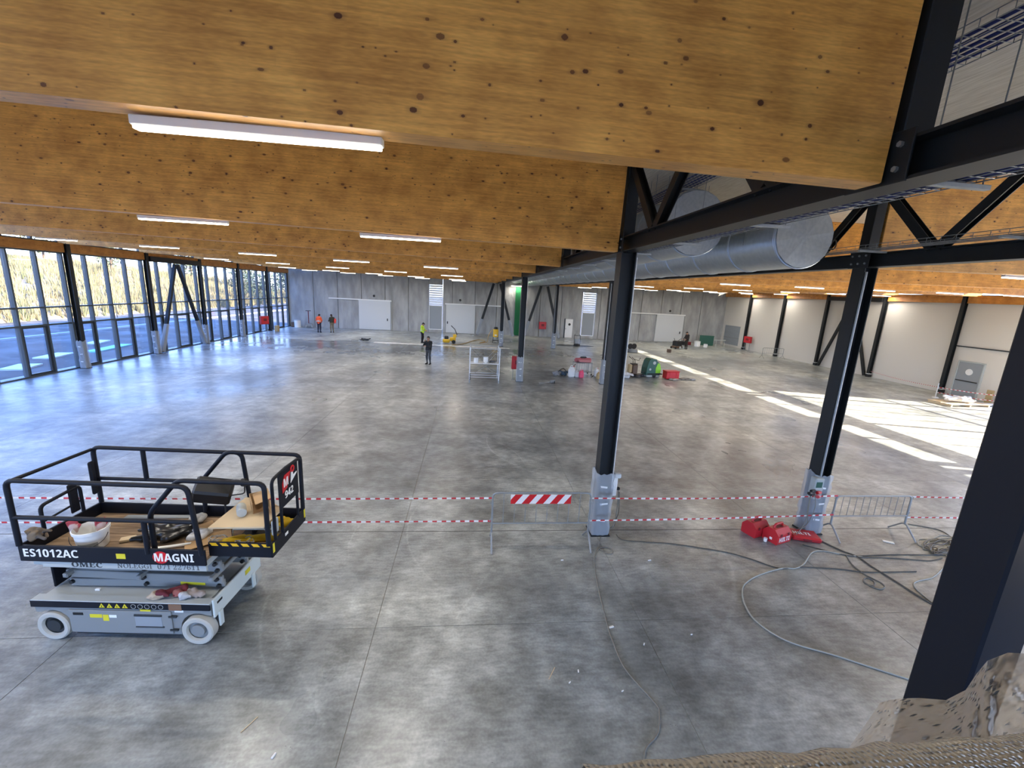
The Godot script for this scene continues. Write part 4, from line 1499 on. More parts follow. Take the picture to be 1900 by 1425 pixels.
	for q in [["bottom", Vector3(0, 0.004, 0), Vector3(0.2, 0.006, 0.34), 0.0], ["side", Vector3(-0.1, 0.08, 0), Vector3(0.006, 0.15, 0.34), 0.0], ["side", Vector3(0.1, 0.08, 0), Vector3(0.006, 0.15, 0.34), 0.0], ["end", Vector3(0, 0.08, -0.17), Vector3(0.2, 0.15, 0.006), 0.0], ["flap", Vector3(0.03, 0.165, 0.02), Vector3(0.2, 0.005, 0.34), 0.25], ["flap", Vector3(0.08, 0.08, 0.22), Vector3(0.005, 0.14, 0.13), 0.3]]:
		boxpart(cx, q[0], q[1], q[2], M["cardboard"]).rotation.z = q[3]
	var roll := MB.new()
	roll.x = Transform3D(Basis(Vector3.RIGHT, PI / 2), Vector3(0, 0.065, 0))
	roll.lathe(PackedVector2Array([Vector2(0, -0.1), Vector2(0.058, -0.1), Vector2(0.06, 0.0), Vector2(0.058, 0.1), Vector2(0, 0.1)]), 16)
	solo("bubble_roll", roll, M["light grey paint"], "roll of pale bubble wrap sticking out of the cardboard carton", "roll", on_lift(Vector3(2.2, 1.588, -0.5)), 0.5)
	# yellow sleeves, bags of wire
	for q in [[2.18, -0.36, 0.16, 0.35, 21, "yellow plastic tool pouch lying by the hazard stripes"], [2.5, -0.42, 0.2, 0.1, 22, "yellow rubber sleeve lying at the front of the lift extension"], [2.46, -0.86, 0.15, 0.1, 23, "yellow rubber sleeve under the pale board"], [2.6, -0.75, 0.12, 0.9, 24, "short yellow sleeve at the far end of the lift extension"]]:
		var yb := MB.new()
		sdf(yb, [[Vector3(-q[2], 0.045, 0), Vector3(q[2], 0.045, 0.02), 0.04, 0.045, Color(0.68, 0.42, 0.01)], [Vector3(-q[2] * 0.6, 0.06, 0.04), Vector3(q[2] * 0.5, 0.05, -0.04), 0.035, 0.03, Color(0.75, 0.5, 0.02)]], 0.014, 70.0)
		solo("yellow_sleeve", yb, M["coloured by vertex"], q[5], "sleeve", on_lift(Vector3(q[0], 1.252, q[1])), q[3], "yellow sleeves on the lift")
	for q in [[2.34, -0.3, 31, "tangle of grey wire at the front of the lift extension"], [1.98, -0.32, 32, "tangle of thin grey wire beside the folded cardboard"], [2.56, -0.56, 33, "coil of grey wire beneath the emblem panel"]]:
		var wb := MB.new()
		var rr := RandomNumberGenerator.new()
		rr.seed = q[2]
		var pts := []
		for i in 22:
			var a := i * 1.1
			pts.append(Vector3(cos(a) * rr.randf_range(0.05, 0.14), 0.02 + rr.randf() * 0.08, sin(a) * rr.randf_range(0.04, 0.1)))
		wb.tube(curve(pts, 0.03), 0.005, 5)
		solo("wire_tangle", wb, M["light cable"], q[3], "wire", on_lift(Vector3(q[0], 1.256, q[1])), 0, "wire tangles on the lift")
	var rod := MB.new()
	rod.tube(PackedVector3Array([Vector3(-0.24, 0.14, 0), Vector3(0.34, 0.15, 0.02)]), 0.01, 6)
	rod.tube(PackedVector3Array([Vector3(-0.24, 0.14, 0), Vector3(-0.25, 0.0, 0.0)]), 0.008, 6)
	rod.tube(PackedVector3Array([Vector3(0.3, 0.15, 0.02), Vector3(0.32, 0.0, 0.02)]), 0.008, 6)
	solo("bent_rod", rod, M["light cable"], "thin pale bent rod lying over the yellow sleeves", "rod", on_lift(Vector3(2.34, 1.252, -0.46)))
	# red rags stuffed into the chassis tray
	for q in [[1.42, -0.14, 0.22, 41, Color(0.16, 0.02, 0.03), "dark red cloth stuffed in the lift's lower tray"], [1.58, -0.13, 0.12, 42, Color(0.3, 0.1, 0.09), "faded red rag in the lift's lower tray"], [1.3, -0.09, 0.1, 43, Color(0.45, 0.36, 0.26), "beige glove in the lift's lower tray"], [1.76, -0.14, 0.12, 44, Color(0.3, 0.24, 0.2), "brown rag at the corner of the lift's lower tray"], [1.66, -0.08, 0.07, 45, Color(0.5, 0.5, 0.5), "pale film scrap on the lift's lower tray"]]:
		var rb := sdf_blob(q[3], Vector3(q[2], 0.09, q[2] * 0.45), 8, [q[4], q[4] * 0.7])
		solo("rag", rb, M["coloured by vertex"], q[5], "rag", on_lift(Vector3(q[0], 0.59, q[1])), 0, "rags in the lift's tray")
	var ts := MB.new()
	ts.box(Vector3(0, 0.015, 0), Vector3(0.06, 0.03, 0.03), 0.005)
	solo("foam_scrap", ts, M["paper white"], "small white foam scrap on the lift's lower tray", "scrap", on_lift(Vector3(0.42, 0.572, -0.22)))
	# rag hung over the entry end
	var rg := sdf_blob(51, Vector3(0.1, 0.2, 0.07), 9, [Color(0.2, 0.15, 0.1), Color(0.1, 0.09, 0.08)])
	solo("rag", rg, M["coloured by vertex"], "brown rag hanging at the lift's entry gate", "rag", on_lift(Vector3(-0.09, 1.36, -0.14)), 0, "rags in the lift's tray")

func glove(sd: int) -> MB:
	var bones := []
	var red := Color(0.35, 0.05, 0.06)
	var pale := Color(0.5, 0.36, 0.32)
	bones.append([Vector3(0, 0, 0), Vector3(0.01, 0.08, 0), 0.04, 0.045, pale])
	for i in 4:
		bones.append([Vector3(-0.03 + 0.02 * i, 0.09, 0), Vector3(-0.045 + 0.03 * i, 0.15 + 0.01 * (i % 2), 0.015 * sd), 0.013, 0.011, red])
	bones.append([Vector3(0.035, 0.05, 0), Vector3(0.07, 0.09, 0.02), 0.015, 0.012, red])
	var m := MB.new()
	sdf(m, bones, 0.008, 90.0)
	return m

# ------------------------------------------------------------------ smooth bodies from tapered capsules (surface nets)
func sdf(m: MB, bones: Array, cell: float, k: float) -> void:
	var lo := Vector3(1e9, 1e9, 1e9)
	var hi := -lo
	for b in bones:
		var r: float = maxf(b[2], b[3]) + cell * 3.0
		for p in [b[0], b[1]]:
			lo = lo.min(p - Vector3.ONE * r)
			hi = hi.max(p + Vector3.ONE * r)
	var nx := int((hi.x - lo.x) / cell) + 2
	var ny := int((hi.y - lo.y) / cell) + 2
	var nz := int((hi.z - lo.z) / cell) + 2
	var sum := PackedFloat32Array()
	sum.resize(nx * ny * nz)
	var best := PackedFloat32Array()
	best.resize(nx * ny * nz)
	best.fill(1e9)
	var who := PackedInt32Array()
	who.resize(nx * ny * nz)
	var reach := 4.0 / k + cell * 2.5
	for bi in bones.size():
		var b: Array = bones[bi]
		var a: Vector3 = b[0]
		var e: Vector3 = b[1]
		var ra: float = b[2]
		var rb: float = b[3]
		var R := maxf(ra, rb) + reach
		var l := a.min(e) - Vector3.ONE * R
		var h := a.max(e) + Vector3.ONE * R
		var d := e - a
		var dd := maxf(d.length_squared(), 1e-9)
		var i0 := maxi(0, int((l.x - lo.x) / cell))
		var i1 := mini(nx - 1, int((h.x - lo.x) / cell) + 1)
		var j0 := maxi(0, int((l.y - lo.y) / cell))
		var j1 := mini(ny - 1, int((h.y - lo.y) / cell) + 1)
		var k0 := maxi(0, int((l.z - lo.z) / cell))
		var k1 := mini(nz - 1, int((h.z - lo.z) / cell) + 1)
		for kk in range(k0, k1 + 1):
			for j in range(j0, j1 + 1):
				var at := (kk * ny + j) * nx
				var q := lo + Vector3(0, j, kk) * cell - a
				for i in range(i0, i1 + 1):
					var p := q + Vector3(i * cell, 0, 0)
					var u := clampf(p.dot(d) / dd, 0.0, 1.0)
					var s := (p - d * u).length() - ra - (rb - ra) * u
					if s < reach:
						sum[at + i] += exp(-k * s)
						if s < best[at + i]:
							best[at + i] = s
							who[at + i] = bi
	# below: sum > 1 is inside
	var vi := {}
	var pos := PackedVector3Array()
	var nor := PackedVector3Array()
	var cols := PackedColorArray()
	var off := [0, 1, nx, nx + 1, nx * ny, nx * ny + 1, nx * ny + nx, nx * ny + nx + 1]
	var cor := [Vector3(0, 0, 0), Vector3(1, 0, 0), Vector3(0, 1, 0), Vector3(1, 1, 0), Vector3(0, 0, 1), Vector3(1, 0, 1), Vector3(0, 1, 1), Vector3(1, 1, 1)]
	var eds := [[0, 1], [2, 3], [4, 5], [6, 7], [0, 2], [1, 3], [4, 6], [5, 7], [0, 4], [1, 5], [2, 6], [3, 7]]
	for kk in nz - 1:
		for j in ny - 1:
			for i in nx - 1:
				var at := (kk * ny + j) * nx + i
				var ins := 0
				for o in 8:
					if sum[at + off[o]] > 1.0:
						ins += 1
				if ins == 0 or ins == 8:
					continue
				var f := []
				for o in 8:
					f.append(-log(maxf(sum[at + off[o]], 1e-7)) / k)
				var acc := Vector3.ZERO
				var cnt := 0
				for e in eds:
					var f0: float = f[e[0]]
					var f1: float = f[e[1]]
					if (f0 < 0.0) != (f1 < 0.0):
						var c0: Vector3 = cor[e[0]]
						var c1: Vector3 = cor[e[1]]
						acc += c0.lerp(c1, f0 / (f0 - f1))
						cnt += 1
				acc /= cnt
				vi[at] = pos.size()
				pos.append(lo + (Vector3(i, j, kk) + acc) * cell)
				nor.append(Vector3(f[1] + f[3] + f[5] + f[7] - f[0] - f[2] - f[4] - f[6], f[2] + f[3] + f[6] + f[7] - f[0] - f[1] - f[4] - f[5], f[4] + f[5] + f[6] + f[7] - f[0] - f[1] - f[2] - f[3]).normalized())
				var bc: Color = bones[who[at + off[int(round(acc.x)) + 2 * int(round(acc.y)) + 4 * int(round(acc.z))]]][4]
				cols.append(bc)
	var ax := [[1, nx, nx * ny], [nx, nx * ny, 1], [nx * ny, 1, nx]]
	for at in vi:
		for e in 3:
			var d0: int = ax[e][0]
			var d1: int = ax[e][1]
			var d2: int = ax[e][2]
			if at + d0 >= sum.size():
				continue
			if (sum[at] > 1.0) == (sum[at + d0] > 1.0):
				continue
			if not (vi.has(at - d1) and vi.has(at - d2) and vi.has(at - d1 - d2)):
				continue
			var q := [vi[at], vi[at - d1], vi[at - d1 - d2], vi[at - d2]]
			for tr in [[0, 1, 2], [0, 2, 3]]:
				var a: int = q[tr[0]]
				var b: int = q[tr[1]]
				var c: int = q[tr[2]]
				m.col = cols[a]
				var base := m.c.size()
				m.tri(pos[a], pos[b], pos[c], nor[a], nor[b], nor[c])
				m.c[base] = cols[a]
				m.c[base + 1] = cols[b]
				m.c[base + 2] = cols[c]
	m.col = Color.WHITE

# ------------------------------------------------------------------ people
func hand_bones(wrist: Vector3, along: Vector3, flat: Vector3, skin: Color, side: float) -> Array:
	var f := along.normalized()
	var n := (flat - f * flat.dot(f)).normalized()
	var s := f.cross(n) * side
	var out := [[wrist, wrist + f * 0.07, 0.024, 0.03, skin], [wrist + f * 0.05 - s * 0.018, wrist + f * 0.08 - s * 0.022, 0.02, 0.017, skin], [wrist + f * 0.05 + s * 0.018, wrist + f * 0.08 + s * 0.022, 0.02, 0.017, skin]]
	var lens := [0.062, 0.075, 0.07, 0.052]
	for i in 4:
		var r0 := wrist + f * 0.09 + s * (0.03 - 0.02 * i)
		var mid: Vector3 = r0 + f * lens[i] * 0.5 + n * 0.006
		var tip: Vector3 = mid + f * lens[i] * 0.42 + n * 0.022
		out.append([r0, mid, 0.0095, 0.0088, skin])
		out.append([mid, tip, 0.0088, 0.0078, skin])
	var t0 := wrist + f * 0.035 + s * 0.03
	var t1 := t0 + f * 0.03 + s * 0.026 + n * 0.01
	out.append([t0, t1, 0.013, 0.011, skin])
	out.append([t1, t1 + f * 0.03 + s * 0.006 + n * 0.01, 0.011, 0.009, skin])
	return out

# p: jacket, trousers, shoes, skin, hair (linear colours); hl, hr hands; el, er elbows; nod; stride; cap
func person(p: Dictionary, label: String, at: Vector3, turn: float, group: String) -> void:
	var who := thing("person", label, "person", at, turn, group)
	var jk: Color = p.jacket
	var tr: Color = p.trousers
	var sh: Color = p.shoes
	var sk: Color = p.skin
	var ha: Color = p.hair
	var st: float = p.get("stride", 0.0)
	var bn := []
	for s in [-1.0, 1.0]:
		var hip := Vector3(0.095 * s, 0.92, 0)
		var knee := Vector3(0.11 * s, 0.5, 0.03 + st * s * 0.5)
		var ank := Vector3(0.115 * s, 0.09, -0.02 + st * s)
		bn.append([hip, knee, 0.092, 0.064, tr])
		bn.append([knee, ank, 0.062, 0.045, tr])
		bn.append([knee + Vector3(0, -0.1, -0.015), knee + Vector3(0, -0.16, -0.02), 0.06, 0.055, tr])
		bn.append([ank + Vector3(0, -0.045, -0.03), ank + Vector3(0.02 * s, -0.052, 0.15), 0.042, 0.036, sh])
	bn.append([Vector3(-0.08, 0.93, -0.01), Vector3(0.08, 0.93, -0.01), 0.115, 0.115, tr])
	bn.append([Vector3(-0.07, 0.98, 0), Vector3(0.07, 0.98, 0), 0.12, 0.12, jk])
	bn.append([Vector3(-0.065, 1.05, 0.0), Vector3(-0.09, 1.33, 0.0), 0.118, 0.118, jk])
	bn.append([Vector3(0.065, 1.05, 0.0), Vector3(0.09, 1.33, 0.0), 0.118, 0.118, jk])
	bn.append([Vector3(-0.14, 1.41, -0.01), Vector3(0.14, 1.41, -0.01), 0.078, 0.078, jk])
	bn.append([Vector3(0, 1.44, -0.01), Vector3(0, 1.49, 0.0), 0.075, 0.062, jk])
	var nod: float = p.get("nod", 0.0)
	var nk := Vector3(0, 1.46, 0.0)
	var hd := Transform3D(Basis(Vector3.RIGHT, nod), nk)
	bn.append([nk, hd * Vector3(0, 0.1, 0.015), 0.056, 0.052, sk])
	var hands := []
	for s in [-1.0, 1.0]:
		var shd := Vector3(0.19 * s, 1.4, -0.01)
		var el: Vector3 = p.el if s < 0 else p.er
		var wr: Vector3 = p.hl if s < 0 else p.hr
		bn.append([shd, el, 0.068, 0.052, jk])
		bn.append([el, el.lerp(wr, 0.9), 0.05, 0.038, jk])
		hands.append(hand_bones(wr, wr - el, Vector3(-s, 0.0, 0.3), p.get("glove", sk), s))
	var m := MB.new()
	sdf(m, bn, 0.021, 46.0)
	for h in hands:
		sdf(m, h, 0.0055, 170.0)
	# head, with brow, nose, ears, jaw; eyes as dark beads
	var hb := []
	for q in [[Vector3(0, 0.2, 0.0), Vector3(0, 0.2, 0.015), 0.09, 0.088, sk], [Vector3(0, 0.13, 0.035), Vector3(0, 0.1, 0.06), 0.06, 0.038, sk], [Vector3(0, 0.19, 0.095), Vector3(0, 0.155, 0.12), 0.011, 0.016, sk], [Vector3(-0.035, 0.215, 0.085), Vector3(0.035, 0.215, 0.085), 0.014, 0.014, sk], [Vector3(-0.09, 0.18, 0.0), Vector3(-0.092, 0.15, 0.005), 0.017, 0.013, sk], [Vector3(0.09, 0.18, 0.0), Vector3(0.092, 0.15, 0.005), 0.017, 0.013, sk], [Vector3(-0.02, 0.117, 0.092), Vector3(0.02, 0.117, 0.092), 0.008, 0.008, Color(0.3, 0.1, 0.08)], [Vector3(-0.034, 0.188, 0.088), Vector3(-0.034, 0.188, 0.089), 0.011, 0.011, Color(0.02, 0.02, 0.02)], [Vector3(0.034, 0.188, 0.088), Vector3(0.034, 0.188, 0.089), 0.011, 0.011, Color(0.02, 0.02, 0.02)]]:
		hb.append([hd * q[0], hd * q[1], q[2], q[3], q[4]])
	sdf(m, hb, 0.0085, 120.0)
	var body := part(who, "body", m, M["coloured by vertex"])
	var hm := MB.new()
	var hair := []
	for q in [[Vector3(0, 0.235, -0.015), Vector3(0, 0.225, 0.02), 0.083, 0.078], [Vector3(0, 0.18, -0.04), Vector3(0, 0.12, -0.04), 0.075, 0.05], [Vector3(-0.06, 0.21, 0.0), Vector3(0.06, 0.21, 0.0), 0.045, 0.045]]:
		hair.append([hd * q[0], hd * q[1], q[2], q[3], ha])
	if p.has("cap"):
		hair.append([hd * Vector3(-0.04, 0.245, 0.09), hd * Vector3(0.04, 0.245, 0.09), 0.02, 0.02, ha])
		hair.append([hd * Vector3(-0.03, 0.24, 0.13), hd * Vector3(0.03, 0.24, 0.13), 0.016, 0.016, ha])
	sdf(hm, hair, 0.011, 90.0)
	part(who, "cap" if p.has("cap") else "hair", hm, M["coloured by vertex"])
	if p.has("vest"):
		var vm := MB.new()
		var vc: Color = p.vest
		var gy := Color(0.5, 0.5, 0.48)
		sdf(vm, [[Vector3(-0.07, 0.93, 0), Vector3(0.07, 0.93, 0), 0.135, 0.135, vc], [Vector3(-0.065, 1.03, 0.0), Vector3(-0.075, 1.36, 0.0), 0.134, 0.122, vc], [Vector3(0.065, 1.03, 0.0), Vector3(0.075, 1.36, 0.0), 0.134, 0.122, vc], [Vector3(-0.07, 1.1, 0), Vector3(0.07, 1.1, 0), 0.1365, 0.1365, gy], [Vector3(-0.12, 1.42, -0.01), Vector3(0.12, 1.42, -0.01), 0.085, 0.085, vc]], 0.018, 55.0)
		part(who, "hi_vis_vest", vm, M["coloured by vertex"])

func people() -> void:
	var skin := Color(0.42, 0.24, 0.16)
	var dark := Color(0.012, 0.012, 0.014)
	person({"jacket": Color(0.72, 0.10, 0.03), "trousers": Color(0.012, 0.018, 0.04), "shoes": dark, "skin": skin, "hair": Color(0.012, 0.01, 0.01), "nod": 0.55, "el": Vector3(-0.27, 1.14, 0.0), "er": Vector3(0.27, 1.14, 0.02), "hl": Vector3(-0.16, 1.0, 0.2), "hr": Vector3(0.16, 1.0, 0.22), "vest": Color(0.95, 0.12, 0.03)},
		"person in an orange hi-vis vest and navy trousers, back turned, head bowed", Vector3(-14.25, 0, -41.6), PI - 0.1, "workers in the hall")
	person({"jacket": Color(0.03, 0.035, 0.024), "trousers": Color(0.16, 0.13, 0.09), "shoes": dark, "skin": skin, "hair": Color(0.02, 0.014, 0.01), "nod": 0.5, "el": Vector3(-0.28, 1.15, 0.02), "er": Vector3(0.27, 1.13, 0.03), "hl": Vector3(-0.16, 1.02, 0.2), "hr": Vector3(0.2, 1.06, 0.24)},
		"person in a dark olive jacket and beige trousers holding a red garment, back turned", Vector3(-13.2, 0, -42.0), PI + 0.7, "workers in the hall")
	var rg := MB.new()
	sdf(rg, [[Vector3(0, 0, 0), Vector3(0.02, 0.3, 0.02), 0.09, 0.08, Color(0.75, 0.07, 0.05)], [Vector3(0.05, 0.05, 0.05), Vector3(0.03, 0.26, -0.06), 0.06, 0.07, Color(0.62, 0.06, 0.05)]], 0.02, 60.0)
	solo("folded_vest", rg, M["coloured by vertex"], "orange-red hi-vis garment carried under the arm of the person in olive", "garment", Vector3(-12.92, 0.98, -42.02))
	person({"jacket": Color(0.42, 0.62, 0.04), "trousers": Color(0.01, 0.01, 0.012), "shoes": dark, "skin": skin, "hair": Color(0.02, 0.02, 0.022), "nod": 0.45, "el": Vector3(-0.25, 1.16, 0.06), "er": Vector3(0.25, 1.16, 0.06), "hl": Vector3(-0.1, 1.08, 0.3), "hr": Vector3(0.1, 1.08, 0.3), "cap": true, "vest": Color(0.6, 0.85, 0.04)},
		"person in a yellow-green hi-vis vest and black trousers looking down at both hands", Vector3(-4.1, 0, -36.95), PI * 0.42, "workers in the hall")
	person({"jacket": Color(0.012, 0.012, 0.013), "trousers": Color(0.055, 0.06, 0.065), "shoes": dark, "skin": skin, "hair": Color(0.03, 0.028, 0.026), "nod": 0.2, "el": Vector3(-0.3, 1.18, 0.08), "er": Vector3(0.26, 1.12, 0.12), "hl": Vector3(-0.14, 1.46, 0.2), "hr": Vector3(-0.04, 1.16, 0.22)},
		"person in a black jacket and grey trousers with one hand raised to the face", Vector3(-2.54, 0, -26.4), -0.5, "workers in the hall")
	person({"jacket": Color(0.012, 0.011, 0.01), "trousers": Color(0.03, 0.026, 0.022), "shoes": Color(0.09, 0.08, 0.07), "skin": skin, "hair": Color(0.015, 0.013, 0.012), "nod": 0.45, "el": Vector3(-0.27, 1.14, 0.04), "er": Vector3(0.27, 1.14, 0.04), "hl": Vector3(-0.2, 1.0, 0.3), "hr": Vector3(0.2, 1.0, 0.3), "cap": true},
		"person dressed in black steering a floor machine by the pale sliding door", Vector3(21.55, 0, -40.0), -PI * 0.42, "workers in the hall")

# ------------------------------------------------------------------ machines and gear on the floor
func wheel(parent: Node, at: Vector3, r: float, w: float, mt: Material, turn := 0.0) -> void:
	var b := MB.new()
	b.x = Transform3D(Basis(Vector3.BACK, PI / 2), Vector3.ZERO)
	b.lathe(PackedVector2Array([Vector2(0, -w / 2), Vector2(r * 0.85, -w / 2), Vector2(r, -w * 0.3), Vector2(r, w * 0.3), Vector2(r * 0.85, w / 2), Vector2(0, w / 2)]), 16)
	var o := part(parent, "wheel", b, mt)
	o.position = at
	o.rotation.y = turn

func cyl(r0: float, r1: float, h: float, sides := 18) -> MB:
	var b := MB.new()
	b.lathe(PackedVector2Array([Vector2(0, 0), Vector2(r0 * 0.95, 0), Vector2(r0, h * 0.04), Vector2(r1, h * 0.96), Vector2(r1 * 0.95, h), Vector2(0, h)]), sides)
	return b

func jerrycan(called: String, at: Vector3, turn: float, mt: Material, label: String, s := 1.0) -> void:
	var t := thing(called, label, "canister", at, turn, "canisters on the floor")
	boxpart(t, "body", Vector3(0, 0.16 * s, 0), Vector3(0.24, 0.32, 0.17) * s, mt, 0.04 * s)
	boxpart(t, "shoulder", Vector3(0, 0.34 * s, 0), Vector3(0.18, 0.06, 0.12) * s, mt, 0.025 * s)
	tubepart(t, "handle", [Vector3(-0.07, 0.36, 0) * s, Vector3(-0.05, 0.42, 0) * s, Vector3(0.03, 0.42, 0) * s, Vector3(0.05, 0.37, 0) * s], 0.014 * s, mt)
	var c := part(t, "cap", cyl(0.025 * s, 0.025 * s, 0.035 * s, 10), M["red plastic"])
	c.position = Vector3(0.07, 0.37, 0) * s

func paint_tin(at: Vector3, label: String, r := 0.11, h := 0.26) -> void:
	var t := thing("paint_tin", label, "tin", at, 0, "tins and buckets")
	part(t, "body", cyl(r, r, h), M["white plastic"])
	var rim := MB.new()
	rim.lathe(PackedVector2Array([Vector2(r, h * 0.95), Vector2(r + 0.008, h * 0.97), Vector2(r + 0.008, h), Vector2(r - 0.01, h + 0.004)]), 18)
	part(t, "rim", rim, M["light grey paint"])
	var hp := []
	for i in 9:
		hp.append(Vector3(cos(PI * i / 8.0) * r, h * 0.85 - 0.05 * sin(PI * i / 8.0), r * 0.6 * sin(PI * i / 8.0) + 0.02))
	tubepart(t, "bail", hp, 0.004, M["galvanised tube"], 5)

func fire_cabinet(at: Vector3, turn: float, w: float, h: float, legs: float, label: String) -> void:
	var t := thing("fire_hose_cabinet", label, "cabinet", at, turn, "red fire hose cabinets")
	boxpart(t, "body", Vector3(0, legs + h / 2, 0), Vector3(w, h, 0.22), M["red paint"], 0.015)
	var d := boxpart(t, "door", Vector3(0, legs + h / 2, 0.115), Vector3(w * 0.9, h * 0.88, 0.012), M["red plastic"], 0.004)
	boxpart(d, "glass_pane", Vector3(0, h * 0.05, 0.007), Vector3(w * 0.4, h * 0.32, 0.004), M["dark red"])
	boxpart(d, "latch", Vector3(w * 0.36, -h * 0.1, 0.01), Vector3(0.03, 0.06, 0.015), M["light grey paint"])
	if legs > 0.0:
		for s in [-1.0, 1.0]:
			tubepart(t, "leg", [Vector3(s * w * 0.36, 0, 0), Vector3(s * w * 0.36, legs, 0)], 0.02, M["galvanised tube"], 8)
		boxpart(t, "foot", Vector3(0, 0.01, 0), Vector3(w * 0.9, 0.02, 0.2), M["galvanised tube"])

func barrier(called: String, at: Vector3, turn: float, w: float, h: float, label: String, sign: bool, bars: int) -> void:
	var t := thing(called, label, "barrier", at, turn, "crowd control barriers")
	var g: Material = M["galvanised tube"]
	var lo := 0.46
	var fr := MB.new()
	fr.tube(bend([Vector3(-w / 2, 0.26, 0), Vector3(-w / 2, h, 0), Vector3(w / 2, h, 0), Vector3(w / 2, 0.26, 0)], 0.1), 0.019, 8)
	part(t, "frame", fr, g)
	tubepart(t, "lower_rail", [Vector3(-w / 2, lo, 0), Vector3(w / 2, lo, 0)], 0.015, g)
	for i in bars:
		var x := -w / 2 + w * (i + 1) / (bars + 1)
		tubepart(t, "bar", [Vector3(x, lo, 0), Vector3(x, h, 0)], 0.007, g, 6)
	for s in [-1.0, 1.0]:
		var f := MB.new()
		f.tube(bend([Vector3(s * w / 2, 0.012, 0.3), Vector3(s * w / 2, 0.27, 0.04), Vector3(s * w / 2, 0.27, -0.04), Vector3(s * w / 2, 0.012, -0.3)], 0.05), 0.016, 8)
		part(t, "foot", f, g)
		for y in [0.55, 0.9]:
			tubepart(t, "coupling_hook", [Vector3(s * w / 2, y, 0), Vector3(s * (w / 2 + 0.035), y, 0), Vector3(s * (w / 2 + 0.035), y - 0.05, 0)], 0.007, g, 6)
	if sign:
		var sg := boxpart(t, "sign_board", Vector3(-0.03, h - 0.115, 0.026), Vector3(1.14, 0.185, 0.006), M["tape white"])
		for i in 5:
			var b := MB.new()
			var x := -0.57 + 0.265 * i
			var q := PackedVector2Array([Vector2(x - 0.06, -0.0925), Vector2(x + 0.08, -0.0925), Vector2(x + 0.225, 0.0925), Vector2(x + 0.085, 0.0925)])
			var box := PackedVector2Array([Vector2(-0.57, -0.0925), Vector2(0.57, -0.0925), Vector2(0.57, 0.0925), Vector2(-0.57, 0.0925)])
			var cl := Geometry2D.intersect_polygons(q, box)
			if cl.size() > 0:
				b.prism(cl[0], 0.003, 0.0045)
				part(sg, "stripe", b, M["hazard red"])

func tape(a: Vector3, b: Vector3, sag: float, label: String) -> void:
	var o := thing("barrier_tape", label, "tape", a, 0, "red and white barrier tapes")
	var n := int(a.distance_to(b) / 0.085)
	var w := MB.new()
	var r := MB.new()
	var hw := 0.016
	for i in n:
		var u0 := float(i) / n
		var u1 := float(i + 1) / n
		var p0 := (b - a) * u0 - Vector3(0, sag * sin(PI * u0), 0)
		var p1 := (b - a) * u1 - Vector3(0, sag * sin(PI * u1), 0)
		var tw0 := 0.25 * sin(u0 * 17.0)
		var tw1 := 0.25 * sin(u1 * 17.0)
		var c0 := Vector3(0, cos(tw0), sin(tw0)) * hw
		var c1 := Vector3(0, cos(tw1), sin(tw1)) * hw
		var m := w if i % 2 == 0 else r
		m.quad(p0 - c0, p1 - c1, p1 + c1, p0 + c0, Vector3(0, 0.1, 1))
	part(o, "white_band", w, M["tape white"])
	part(o, "red_stripe", r, M["tape red"])

func cable(px: Array, mt: Material, r: float, label: String, y := 0.0, head: Array = [], tail: Array = []) -> void:
	var pts := head.duplicate()
	for p in px:
		pts.append(on_y(p[0], p[1], y) + Vector3(0, r, 0))
	pts.append_array(tail)
	var base: Vector3 = pts[0]
	for p in pts:
		if p.y < base.y:
			base = p
	base.y = 0.0
	var rel := []
	for p in pts:
		rel.append(p - base)
	var b := MB.new()
	b.tube(curve(rel, 0.05), r, 6)
	solo("power_cable", b, mt, label, "cable", base, 0, "power cables on the floor")

